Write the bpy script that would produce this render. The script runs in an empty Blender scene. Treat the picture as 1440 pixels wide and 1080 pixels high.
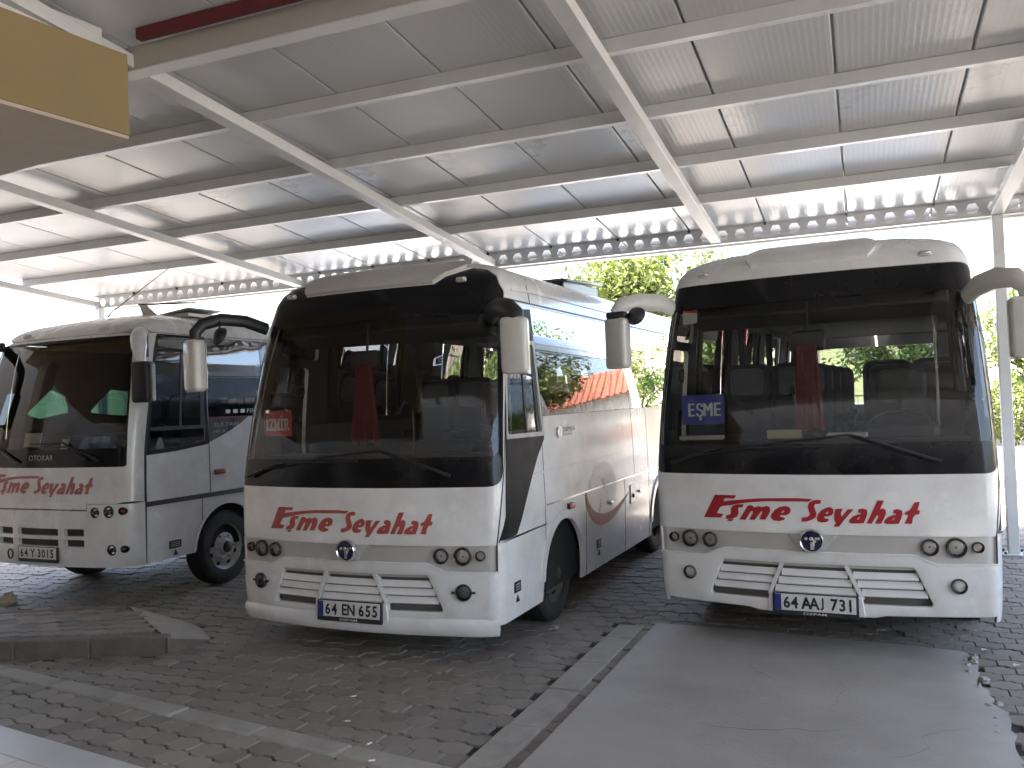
import bpy, bmesh, math, random
import numpy as np
from mathutils import Vector, Matrix
from mathutils.geometry import delaunay_2d_cdt

random.seed(7)
sc = bpy.context.scene
COL = sc.collection
R = math.radians

# ------------------------------------------------------------------ camera
CAM_H, CAM_F = 1.7922, 1202.05
cd = bpy.data.cameras.new('camera'); cam = bpy.data.objects.new('camera', cd); COL.objects.link(cam)
yaw, pit, rol = -.388, .0198, -.0391
d = Vector((math.sin(yaw)*math.cos(pit), math.cos(yaw)*math.cos(pit), math.sin(pit)))
r = Vector((math.cos(yaw), -math.sin(yaw), 0)); u = r.cross(d)
r2 = math.cos(rol)*r+math.sin(rol)*u; u2 = -math.sin(rol)*r+math.cos(rol)*u
M = Matrix((( r2.x, u2.x, -d.x, 0), (r2.y, u2.y, -d.y, 0), (r2.z, u2.z, -d.z, CAM_H), (0, 0, 0, 1)))
cam.matrix_world = M
cd.sensor_width = 36; cd.lens = CAM_F/1440*36; cd.clip_start = .05; cd.clip_end = 2000
sc.camera = cam

# ------------------------------------------------------------------ sky, sun, exposure
SUN = Vector((-.10, -.36, .93)).normalized()
w = bpy.data.worlds.new('World'); sc.world = w; w.use_nodes = True
nt = w.node_tree; nt.nodes.clear()
sky = nt.nodes.new('ShaderNodeTexSky'); sky.sky_type = 'NISHITA'; sky.sun_disc = False
sky.sun_elevation = math.asin(SUN.z); sky.sun_rotation = math.atan2(SUN.x, SUN.y)
sky.air_density = 1.0; sky.dust_density = 4.5; sky.ozone_density = 1.0
bg = nt.nodes.new('ShaderNodeBackground'); bg.inputs[1].default_value = .15
wo = nt.nodes.new('ShaderNodeOutputWorld')
nt.links.new(sky.outputs[0], bg.inputs[0]); nt.links.new(bg.outputs[0], wo.inputs[0])
sl = bpy.data.lights.new('sun', 'SUN'); sl.energy = 5.0; sl.angle = R(.53); sl.color = (1, .94, .86)
so = bpy.data.objects.new('sun', sl); COL.objects.link(so)
so.rotation_euler = (-SUN).to_track_quat('-Z', 'Y').to_euler(); so.location = (-10, -10, 30)
sc.view_settings.view_transform = 'Standard'; sc.view_settings.look = 'None'
sc.view_settings.gamma = 1; sc.view_settings.use_curve_mapping = False
sc.view_settings.exposure = 3.35
sc.cycles.max_bounces = 10; sc.cycles.diffuse_bounces = 5; sc.cycles.glossy_bounces = 4
sc.cycles.use_adaptive_sampling = True; sc.cycles.adaptive_threshold = .02
sc.cycles.transparent_max_bounces = 16; sc.cycles.transmission_bounces = 6
sc.cycles.sample_clamp_indirect = 8.0

# ------------------------------------------------------------------ materials
MT = {}
def mat(name, col, rough=.5, metal=0., spec=.5, coat=0., vary=0., vscale=6., bump=0., bscale=60., island=0., emit=None, dirt=None, trans=0.):
    if name in MT: return MT[name]
    m = bpy.data.materials.new(name); m.use_nodes = True; MT[name] = m
    n = m.node_tree.nodes; l = m.node_tree.links; p = n['Principled BSDF']
    p.inputs['Base Color'].default_value = (*col, 1); p.inputs['Roughness'].default_value = rough
    p.inputs['Metallic'].default_value = metal; p.inputs['Specular IOR Level'].default_value = spec
    p.inputs['Coat Weight'].default_value = coat; p.inputs['Coat Roughness'].default_value = .09
    tc = n.new('ShaderNodeTexCoord')
    src = None
    if vary or island or dirt:
        nz = n.new('ShaderNodeTexNoise'); nz.inputs['Scale'].default_value = vscale; nz.inputs['Detail'].default_value = 8; nz.inputs['Roughness'].default_value = .65
        l.new(tc.outputs['Object'], nz.inputs['Vector'])
        rmp = n.new('ShaderNodeMapRange'); rmp.inputs[1].default_value = .3; rmp.inputs[2].default_value = .7
        rmp.inputs[3].default_value = 1-vary; rmp.inputs[4].default_value = 1+vary
        l.new(nz.outputs[0], rmp.inputs[0]); fac = rmp.outputs[0]
        if island:
            ge = n.new('ShaderNodeNewGeometry'); oi = n.new('ShaderNodeObjectInfo')
            ad = n.new('ShaderNodeMath'); ad.operation = 'ADD'; l.new(ge.outputs['Random Per Island'], ad.inputs[0]); l.new(oi.outputs['Random'], ad.inputs[1])
            fr = n.new('ShaderNodeMath'); fr.operation = 'FRACT'; l.new(ad.outputs[0], fr.inputs[0])
            ir = n.new('ShaderNodeMapRange'); ir.inputs[3].default_value = 1-island; ir.inputs[4].default_value = 1+island
            l.new(fr.outputs[0], ir.inputs[0])
            mu = n.new('ShaderNodeMath'); mu.operation = 'MULTIPLY'; l.new(fac, mu.inputs[0]); l.new(ir.outputs[0], mu.inputs[1]); fac = mu.outputs[0]
        mx = n.new('ShaderNodeMix'); mx.data_type = 'RGBA'; mx.blend_type = 'MULTIPLY'; mx.inputs[0].default_value = 1
        mx.inputs[6].default_value = (*col, 1); l.new(fac, mx.inputs[7]); src = mx.outputs[2]
        if dirt:
            dn = n.new('ShaderNodeTexNoise'); dn.inputs['Scale'].default_value = dirt[1]; dn.inputs['Detail'].default_value = 10; dn.inputs['Roughness'].default_value = .7
            l.new(tc.outputs['Object'], dn.inputs['Vector'])
            dr = n.new('ShaderNodeMapRange'); dr.inputs[1].default_value = .45; dr.inputs[2].default_value = .75; dr.inputs[3].default_value = 0; dr.inputs[4].default_value = dirt[2]
            l.new(dn.outputs[0], dr.inputs[0])
            m2 = n.new('ShaderNodeMix'); m2.data_type = 'RGBA'; l.new(dr.outputs[0], m2.inputs[0]); l.new(src, m2.inputs[6]); m2.inputs[7].default_value = (*dirt[0], 1); src = m2.outputs[2]
        l.new(src, p.inputs['Base Color'])
        rr = n.new('ShaderNodeMapRange'); rr.inputs[1].default_value = .3; rr.inputs[2].default_value = .7
        rr.inputs[3].default_value = max(.02, rough-.06); rr.inputs[4].default_value = min(1, rough+.08); l.new(nz.outputs[0], rr.inputs[0]); l.new(rr.outputs[0], p.inputs['Roughness'])
    if bump:
        bn = n.new('ShaderNodeTexNoise'); bn.inputs['Scale'].default_value = bscale; bn.inputs['Detail'].default_value = 6
        l.new(tc.outputs['Object'], bn.inputs['Vector'])
        bp = n.new('ShaderNodeBump'); bp.inputs['Strength'].default_value = bump; bp.inputs['Distance'].default_value = .01
        l.new(bn.outputs[0], bp.inputs['Height']); l.new(bp.outputs[0], p.inputs['Normal'])
    if trans:
        p.inputs['Subsurface Weight'].default_value = 0
        tr = n.new('ShaderNodeBsdfTranslucent'); ms = n.new('ShaderNodeMixShader'); ms.inputs[0].default_value = trans
        if src: l.new(src, tr.inputs[0])
        else: tr.inputs[0].default_value = (*col, 1)
        o = n['Material Output']; l.new(p.outputs[0], ms.inputs[1]); l.new(tr.outputs[0], ms.inputs[2]); l.new(ms.outputs[0], o.inputs[0])
    if emit:
        p.inputs['Emission Color'].default_value = (*col, 1); p.inputs['Emission Strength'].default_value = emit
    return m
def glass(name, tint, refl=1.6, rough=.0):
    if name in MT: return MT[name]
    m = bpy.data.materials.new(name); m.use_nodes = True; MT[name] = m
    n = m.node_tree.nodes; l = m.node_tree.links; n.clear()
    o = n.new('ShaderNodeOutputMaterial'); t = n.new('ShaderNodeBsdfTransparent'); g = n.new('ShaderNodeBsdfGlossy')
    t.inputs[0].default_value = (*tint, 1); g.inputs['Roughness'].default_value = rough; g.inputs[0].default_value = (1, 1, 1, 1)
    f = n.new('ShaderNodeFresnel'); f.inputs[0].default_value = 1.5
    mu = n.new('ShaderNodeMath'); mu.operation = 'MULTIPLY'; mu.use_clamp = True; mu.inputs[1].default_value = refl
    mx = n.new('ShaderNodeMixShader')
    l.new(f.outputs[0], mu.inputs[0]); l.new(mu.outputs[0], mx.inputs[0]); l.new(t.outputs[0], mx.inputs[1]); l.new(g.outputs[0], mx.inputs[2]); l.new(mx.outputs[0], o.inputs[0])
    return m
mat('white_paint', (.73, .725, .705), .22, coat=.5, vary=.04, vscale=2.5, dirt=((.36, .31, .25), 3.2, .34))
mat('white_paint_b', (.71, .71, .70), .25, coat=.5, vary=.04, vscale=2.5, dirt=((.36, .31, .25), 3.2, .34))
mat('cream_paint', (.54, .525, .49), .35, coat=.3, vary=.04, vscale=3, dirt=((.35, .31, .26), 5, .25))
mat('silver_paint', (.50, .485, .455), .35, metal=.25, coat=.3, vary=.05)
mat('black_gloss', (.012, .012, .014), .08, coat=.5, vary=.2, vscale=3)
mat('frit_black', (.008, .008, .009), .14, spec=.3, vary=.2, vscale=3)
mat('black_panel', (.014, .014, .016), .45, spec=.15, vary=.15, dirt=((.10, .09, .08), 4, .18))
mat('dark_grey_panel', (.07, .07, .075), .3, coat=.3, vary=.1)
mat('black_plastic', (.018, .018, .02), .45, vary=.15, bump=.1, bscale=300)
mat('dark_rubber', (.013, .013, .0135), .7, vary=.2, bump=.2, bscale=120, dirt=((.12, .10, .08), 6, .3))
mat('under_black', (.014, .013, .012), .9, vary=.2)
mat('interior_dark', (.022, .021, .021), .75, vary=.15)
mat('interior_grey', (.07, .068, .066), .8, vary=.12)
mat('headlining', (.06, .058, .055), .85, vary=.08)
mat('seat_fabric', (.035, .036, .042), .95, vary=.2, bump=.3, bscale=400)
mat('seat_cover', (.11, .115, .12), .85, vary=.12)
mat('red_cloth', (.20, .030, .038), .85, vary=.15, vscale=9, trans=.25)
mat('steel_rim', (.52, .51, .50), .42, metal=.3, vary=.15, vscale=9, dirt=((.16, .13, .10), 7, .5))
mat('rim_dirty', (.12, .105, .09), .6, metal=.2, vary=.25, vscale=9, dirt=((.07, .055, .045), 7, .7))
mat('hub_dark', (.05, .045, .04), .6, metal=.3, vary=.2)
mat('chrome', (.75, .75, .76), .12, metal=1., vary=.08)
mat('lamp_lens', (.35, .34, .32), .1, spec=.8, vary=.15, vscale=40)
mat('lamp_dark', (.05, .05, .05), .2, vary=.2)
mat('amber', (.55, .10, .02), .25, vary=.1)
mat('red_lens', (.40, .03, .02), .25, vary=.1)
mat('script_red', (.36, .012, .018), .35, vary=.06)
mat('script_faded', (.40, .075, .06), .45, vary=.12, vscale=14)
mat('script_pink', (.42, .12, .11), .5, vary=.12, vscale=14)
mat('script_orange', (.62, .16, .05), .45, vary=.12)
mat('curtain_peach', (.72, .50, .36), .9, vary=.06, trans=.3)
mat('curtain_pale_fill', (.66, .66, .64), .9, vary=.06, trans=.3)
mat('disc_grey', (.36, .375, .40), .3, coat=.4, vary=.15, vscale=2)
mat('emblem_blue', (.012, .014, .07), .15, coat=.5, vary=.1)
mat('letter_white', (.75, .75, .74), .4, vary=.05)
mat('letter_grey', (.42, .42, .42), .35, vary=.05)
mat('letter_black', (.012, .012, .012), .45, vary=.1)
mat('plate_white', (.66, .66, .64), .4, vary=.05, dirt=((.35, .31, .26), 20, .3))
mat('plate_blue', (.015, .03, .20), .4, vary=.05)
mat('sign_red', (.60, .05, .035), .45, vary=.08)
mat('sign_blue', (.05, .07, .38), .45, vary=.08)
mat('paper', (.62, .60, .55), .8, vary=.06)
mat('yellow_box', (.50, .44, .20), .7, vary=.08)
mat('grille_dark', (.03, .028, .025), .6, vary=.3)
glass('windshield_glass', (.92, .94, .92), .95)
glass('side_glass', (.24, .27, .30), 2.8)
glass('clear_glass', (.78, .82, .82), 1.5)
glass('lens_glass', (.95, .95, .94), 1.0)
# perforated mesh behind the grille: dark with a fine lattice of metal
def mesh_mat():
    m = bpy.data.materials.new('grille_mesh'); m.use_nodes = True; MT['grille_mesh'] = m
    n = m.node_tree.nodes; l = m.node_tree.links; p = n['Principled BSDF']; p.inputs['Roughness'].default_value = .5
    tc = n.new('ShaderNodeTexCoord'); mp = n.new('ShaderNodeMapping'); mp.inputs['Scale'].default_value = (60, 0, 80); mp.inputs['Rotation'].default_value = (0, R(45), 0)
    vo = n.new('ShaderNodeTexVoronoi'); vo.inputs['Scale'].default_value = 1.; vo.inputs['Randomness'].default_value = 0.
    rp = n.new('ShaderNodeValToRGB'); rp.color_ramp.elements[0].position = .30; rp.color_ramp.elements[0].color = (.006, .006, .006, 1)
    rp.color_ramp.elements[1].position = .42; rp.color_ramp.elements[1].color = (.20, .19, .17, 1)
    l.new(tc.outputs['Object'], mp.inputs[0]); l.new(mp.outputs[0], vo.inputs['Vector']); l.new(vo.outputs['Distance'], rp.inputs[0]); l.new(rp.outputs[0], p.inputs['Base Color'])
mesh_mat()

# ------------------------------------------------------------------ helpers
def link(o, parent=None):
    COL.objects.link(o)
    if parent is not None: o.parent = parent
    return o
def tag(o, label=None, cat=None, group=None, kind=None):
    if label: o['label'] = label
    if cat: o['category'] = cat
    if group: o['group'] = group
    if kind: o['kind'] = kind
    return o
def empty(name, loc=(0, 0, 0), rz=0, parent=None):
    o = bpy.data.objects.new(name, None); o.location = loc; o.rotation_euler = (0, 0, rz); o.empty_display_size = .3
    return link(o, parent)
def obj_from(name, me, m, parent=None):
    o = bpy.data.objects.new(name, me)
    if m is not None and not me.materials: me.materials.append(MT[m])
    return link(o, parent)
class MB:
    def __init__(s): s.v = []; s.f = []
    def add(s, vs, fs):
        k = len(s.v); s.v += [tuple(x) for x in vs]; s.f += [tuple(i+k for i in q) for q in fs]; return s
    def box(s, c, d, rot=None, taper=1.):
        hx, hy, hz = d[0]/2, d[1]/2, d[2]/2
        P = [Vector((x*hx*(taper if z > 0 else 1), y*hy*(taper if z > 0 else 1), z*hz)) for z in (-1, 1) for x, y in ((-1, -1), (1, -1), (1, 1), (-1, 1))]
        if rot is not None: P = [rot @ p for p in P]
        c = Vector(c)
        return s.add([p+c for p in P], [(3, 2, 1, 0), (4, 5, 6, 7), (0, 1, 5, 4), (1, 2, 6, 5), (2, 3, 7, 6), (3, 0, 4, 7)])
    def prism(s, poly, z0, z1, fn=None):
        n = len(poly); fn = fn or (lambda x, y, z: (x, y, z))
        vs = [fn(x, y, z0) for x, y in poly]+[fn(x, y, z1) for x, y in poly]
        return s.add(vs, [tuple(range(n))[::-1], tuple(range(n, 2*n))]+[(i, (i+1) % n, n+(i+1) % n, n+i) for i in range(n)])
    def tube(s, pts, rad, n=10, caps=True, flat=None):
        pts = [Vector(p) for p in pts]; m = len(pts); rs = rad if hasattr(rad, '__len__') else [rad]*m
        vs = []; up = None
        for i, p in enumerate(pts):
            t = (pts[min(i+1, m-1)]-pts[max(i-1, 0)]).normalized()
            if up is None:
                up = Vector((0, 0, 1)) if abs(t.z) < .9 else Vector((1, 0, 0))
            a = t.cross(up); a.normalize(); b = a.cross(t).normalized(); up = b
            fl = flat or (1, 1)
            for k in range(n):
                an = 2*math.pi*k/n; vs.append(p+a*math.cos(an)*rs[i]*fl[0]+b*math.sin(an)*rs[i]*fl[1])
        fs = [(i*n+k, i*n+(k+1) % n, (i+1)*n+(k+1) % n, (i+1)*n+k) for i in range(m-1) for k in range(n)]
        if caps: fs += [tuple(range(n))[::-1], tuple(range((m-1)*n, m*n))]
        return s.add(vs, fs)
    def lathe(s, prof, c=(0, 0, 0), ax=(0, 0, 1), n=24, cap=True):
        ax = Vector(ax).normalized(); a = ax.orthogonal().normalized(); b = ax.cross(a); c = Vector(c); m = len(prof)
        vs = [c+ax*h+(a*math.cos(2*math.pi*k/n)+b*math.sin(2*math.pi*k/n))*rr for rr, h in prof for k in range(n)]
        fs = [(i*n+k, i*n+(k+1) % n, (i+1)*n+(k+1) % n, (i+1)*n+k) for i in range(m-1) for k in range(n)]
        if cap: fs += [tuple(range(n))[::-1], tuple(range((m-1)*n, m*n))]
        return s.add(vs, fs)
    def mesh(s, name, smooth=0):
        me = bpy.data.meshes.new(name); me.from_pydata(s.v, [], s.f); me.update()
        if smooth:
            me.shade_smooth(); me.set_sharp_from_angle(angle=R(smooth))
        return me
    def build(s, name, m, parent=None, smooth=0, bevel=0, seg=2, fix=True):
        me = s.mesh(name, smooth)
        if fix:
            bm = bmesh.new(); bm.from_mesh(me); bmesh.ops.recalc_face_normals(bm, faces=bm.faces); bm.to_mesh(me); bm.free()
        o = obj_from(name, me, m, parent)
        if bevel: bev(o, bevel, seg)
        return o
def bev(o, wd, seg=2):
    b = o.modifiers.new('bevel', 'BEVEL'); b.width = wd; b.segments = seg; b.limit_method = 'ANGLE'; b.angle_limit = R(35); b.harden_normals = False
    o.data.shade_smooth(); o.data.set_sharp_from_angle(angle=R(50))
def part(name, m, parent, fn, **kw):
    b = MB(); fn(b); return b.build(name, m, parent, **kw)
def catmull(xs, ys, x):
    if x <= xs[0]: return ys[0]
    if x >= xs[-1]: return ys[-1]
    i = max(j for j in range(len(xs)) if xs[j] <= x); i = min(i, len(xs)-2)
    h = xs[i+1]-xs[i]; t = (x-xs[i])/h
    def m(j):
        if j == 0: return (ys[1]-ys[0])/(xs[1]-xs[0])
        if j == len(xs)-1: return (ys[-1]-ys[-2])/(xs[-1]-xs[-2])
        d0 = (ys[j]-ys[j-1])/(xs[j]-xs[j-1]); d1 = (ys[j+1]-ys[j])/(xs[j+1]-xs[j])
        return 0 if d0*d1 < 0 else (d0+d1)/2
    return (2*t**3-3*t*t+1)*ys[i]+(t**3-2*t*t+t)*h*m(i)+(-2*t**3+3*t*t)*ys[i+1]+(t**3-t*t)*h*m(i+1)
def arc(cx, cy, rr, a0, a1, n=8):
    return [(cx+rr*math.cos(R(a0+(a1-a0)*i/n)), cy+rr*math.sin(R(a0+(a1-a0)*i/n))) for i in range(n+1)]
def rpoly(pts, rad, n=6):
    out = []; m = len(pts); rs = rad if hasattr(rad, '__len__') else [rad]*m
    for i in range(m):
        p = Vector(pts[i]); a = Vector(pts[i-1]); b = Vector(pts[(i+1) % m]); rr = rs[i]
        if rr <= 0: out.append(tuple(p)); continue
        ua = (a-p).normalized(); ub = (b-p).normalized(); ang = ua.angle(ub)
        t = min(rr/math.tan(ang/2), (a-p).length*.49, (b-p).length*.49)
        p0 = p+ua*t; p1 = p+ub*t
        for k in range(n+1):
            q = k/n; out.append(tuple(p0*(1-q)**2+p*2*q*(1-q)+p1*q*q))
    return out
def inside(P, poly):
    poly = np.asarray(poly); x, y = P[:, 0], P[:, 1]; res = np.zeros(len(P), bool); n = len(poly)
    for i in range(n):
        x0, y0 = poly[i-1]; x1, y1 = poly[i]
        if y0 == y1: continue
        c = ((y0 > y) != (y1 > y)) & (x < (x1-x0)*(y-y0)/(y1-y0)+x0); res ^= c
    return res
def cdt(outer, holes=(), pts=None, tol=.02, dens=None):
    """triangles of a polygon with holes; pts = extra interior points"""
    rings = [outer]+list(holes); V = []; E = []
    for rg in rings:
        k0 = len(V); rr = []
        for i in range(len(rg)):
            a = rg[i]; b = rg[(i+1) % len(rg)]
            n = dens(a, b) if dens else 1
            rr += [(a[0]+(b[0]-a[0])*j/n, a[1]+(b[1]-a[1])*j/n) for j in range(n)]
        V += rr; E += [(k0+i, k0+(i+1) % len(rr)) for i in range(len(rr))]
    if pts is not None and len(pts):
        P = np.array(pts, float); ok = inside(P, outer)
        for hh in holes: ok &= ~inside(P, hh)
        P = P[ok]
        A = np.array([V[a] for a, b in E]); B = np.array([V[b] for a, b in E])
        if len(P):
            D = B-A; L2 = (D**2).sum(1)+1e-12
            keep = np.ones(len(P), bool)
            for i, q in enumerate(P):
                t = np.clip(((q-A)*D).sum(1)/L2, 0, 1); dd = ((A+D*t[:, None]-q)**2).sum(1).min()
                keep[i] = dd > tol*tol
            V += [tuple(q) for q in P[keep]]
    res = delaunay_2d_cdt([Vector(q) for q in V], E, [], 0, 1e-5)
    vs = [(q.x, q.y) for q in res[0]]; fs = res[2]
    C = np.array([[sum(vs[i][0] for i in f)/3, sum(vs[i][1] for i in f)/3] for f in fs])
    ok = inside(C, outer)
    for hh in holes: ok &= ~inside(C, hh)
    F = [tuple(f) for f, o in zip(fs, ok) if o]
    G = []
    for f in F:
        (x0, y0), (x1, y1), (x2, y2) = (vs[i] for i in f)
        G.append(f if (x1-x0)*(y2-y0)-(x2-x0)*(y1-y0) > 0 else f[::-1])
    used = sorted({i for f in G for i in f}); mp = {i: k for k, i in enumerate(used)}
    return [vs[i] for i in used], [tuple(mp[i] for i in f) for f in G]
_font = {}
def text_flat(s, wd, ht, bold=0., cond=0.):
    """flat triangulated lettering fitted to a box of wd x ht centred on the origin: verts (x,y), faces"""
    key = s
    if (key, bold) not in _font:
        c = bpy.data.curves.new('txt', 'FONT'); c.body = s; c.resolution_u = 3; c.offset = bold; o = bpy.data.objects.new('txt', c); COL.objects.link(o)
        dg = bpy.context.evaluated_depsgraph_get(); me = bpy.data.meshes.new_from_object(o.evaluated_get(dg))
        _font[(key, bold)] = ([(v.co.x, v.co.y) for v in me.vertices], [tuple(p.vertices) for p in me.polygons])
        bpy.data.objects.remove(o); bpy.data.meshes.remove(me); bpy.data.curves.remove(c)
    V, F = _font[(key, bold)]; x0 = min(p[0] for p in V); x1 = max(p[0] for p in V); y0 = min(p[1] for p in V); y1 = max(p[1] for p in V)
    if cond: wd = (x1-x0)*ht/(y1-y0)*cond
    return [((p[0]-(x0+x1)/2)*wd/(x1-x0), (p[1]-(y0+y1)/2)*ht/(y1-y0)) for p in V], F
def bold_text(s, wd, ht, k=.012):
    V, F = text_flat(s, wd, ht); return V, F

# ------------------------------------------------------------------ vehicle skin: (s, v) -> point, s runs round the plan from the middle of the nose, v is height
class Shell:
    def __init__(self, vs, zs, ws, fs, rad, bow, length, vref=1.0):
        self.T = (vs, zs, ws, fs); self.rad = rad; self.k = bow; self.L = length
        self.A0, self.C0, self.bc0 = self._sec(vref)[5:8]
        self.vt = vs
    def _sec(self, v):
        vs, zs, ws, fs = self.T
        z = catmull(vs, zs, v); w_ = catmull(vs, ws, v); f = catmull(vs, fs, v)
        rr = min(catmull(vs, self.rad, v), w_*.8)
        A = w_-rr
        for _ in range(3):
            t0 = math.atan(2*self.k*A); A = w_-rr*(1-math.sin(t0))
        A = max(A, .01); bA = f+self.k*A*A; bc = bA+rr*math.cos(t0)
        return z, w_, f, rr, t0, A, rr*(math.pi/2-t0), bc
    def pos(self, s, v, off=0.):
        if off:
            e = .004; p = self.pos(s, v); q = self.pos(s+e, v)-self.pos(s-e, v); t = self.pos(s, v+e)-self.pos(s, v-e)
            return p+q.cross(t).normalized()*off
        z, w_, f, rr, t0, A, C, bc = self._sec(v); sg = 1 if s >= 0 else -1; s = abs(s)
        if s <= self.A0:
            a = s*A/self.A0; b = f+self.k*a*a
        elif s <= self.A0+self.C0:
            t = t0+(s-self.A0)/self.C0*(math.pi/2-t0); a = A+rr*(math.sin(t)-math.sin(t0)); b = f+self.k*A*A+rr*(math.cos(t0)-math.cos(t))
        else:
            a = w_; b = bc+(s-self.A0-self.C0)*(self.L-bc)/(self.L-self.bc0)
        return Vector((sg*a, b, z))
    def fs(self, a, v):
        z, w_, f, rr, t0, A, C, bc = self._sec(v); sg = 1 if a >= 0 else -1; a = abs(a)
        if a <= A: return sg*a*self.A0/A
        t = math.asin(min(1, (a-A)/rr+math.sin(t0))); return sg*(self.A0+(t-t0)/(math.pi/2-t0)*self.C0)
    def ss(self, b, v, sg=1):
        bc = self._sec(v)[7]; return sg*(self.A0+self.C0+(b-bc)*(self.L-self.bc0)/(self.L-bc))
    def F(self, pts): return [(self.fs(a, v), v) for a, v in pts]
    def S(self, pts, sg=1):
        q = [(self.ss(b, v, sg), v) for b, v in pts]; return q if sg > 0 else q[::-1]
    def grid(self, s0, s1, v0, v1, gs=.12, gv=.1):
        A, C = self.A0, self.C0; half = [gs*i for i in range(int(A/gs)+1)]+[A+C*i/5 for i in range(6)]; x = A+C
        dx = .11 if v0 > 2.5 else .35
        while x < self.L+.5: x += dx; half.append(x)
        S = sorted(set([-q for q in half]+half)); n = max(1, int((2.6-.2)/gv)); Vv = [.2+gv*i for i in range(n+1)]+[2.6+.03*i for i in range(1, 15)]
        return [(a, b) for a in S if s0 < a < s1 for b in Vv if v0 < b < v1]
    def dens(self, a, b):
        fine = min(abs(a[0]), abs(b[0])) < self.A0+self.C0
        return max(1, int(math.ceil(max(abs(a[0]-b[0])/(.05 if fine else .3), abs(a[1]-b[1])/.08))))
    def patch(self, name, m, parent, outer, holes=(), off=0., th=0., gv=.1, gs=.12, smooth=40, bevel=0, inner=None):
        xs = [p[0] for p in outer]; ys = [p[1] for p in outer]
        V, F_ = cdt(outer, holes, self.grid(min(xs), max(xs), min(ys), max(ys), gs, gv), .015, self.dens)
        b = MB(); b.add([self.pos(s, v, off) for s, v in V], F_)
        o = b.build(name, m, parent, smooth=smooth, fix=False)
        if th:
            md = o.modifiers.new('solid', 'SOLIDIFY'); md.thickness = th; md.offset = -1; md.use_rim = True
            if inner: o.data.materials.append(MT[inner]); md.material_offset = 1; md.material_offset_rim = 0
            if not bevel:
                es = o.modifiers.new('split', 'EDGE_SPLIT'); es.split_angle = R(40)
        if bevel: bev(o, bevel)
        return o
    def decal(self, name, m, parent, rings_list, off=.003):
        b = MB()
        for rings in rings_list:
            V, F_ = cdt(rings[0], rings[1:], None, dens=lambda p, q: max(1, int(math.hypot(p[0]-q[0], p[1]-q[1])/.06)))
            b.add([self.pos(s, v, off) for s, v in V], F_)
        return b.build(name, m, parent, fix=False)
    def text(self, name, m, parent, s, cs, cv, wd, ht, off=.004, flip=1):
        V, F_ = text_flat(s, wd, ht); b = MB(); b.add([self.pos(cs+x, cv+y, off) for x, y in V], F_)
        return b.build(name, m, parent, fix=False)
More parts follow.
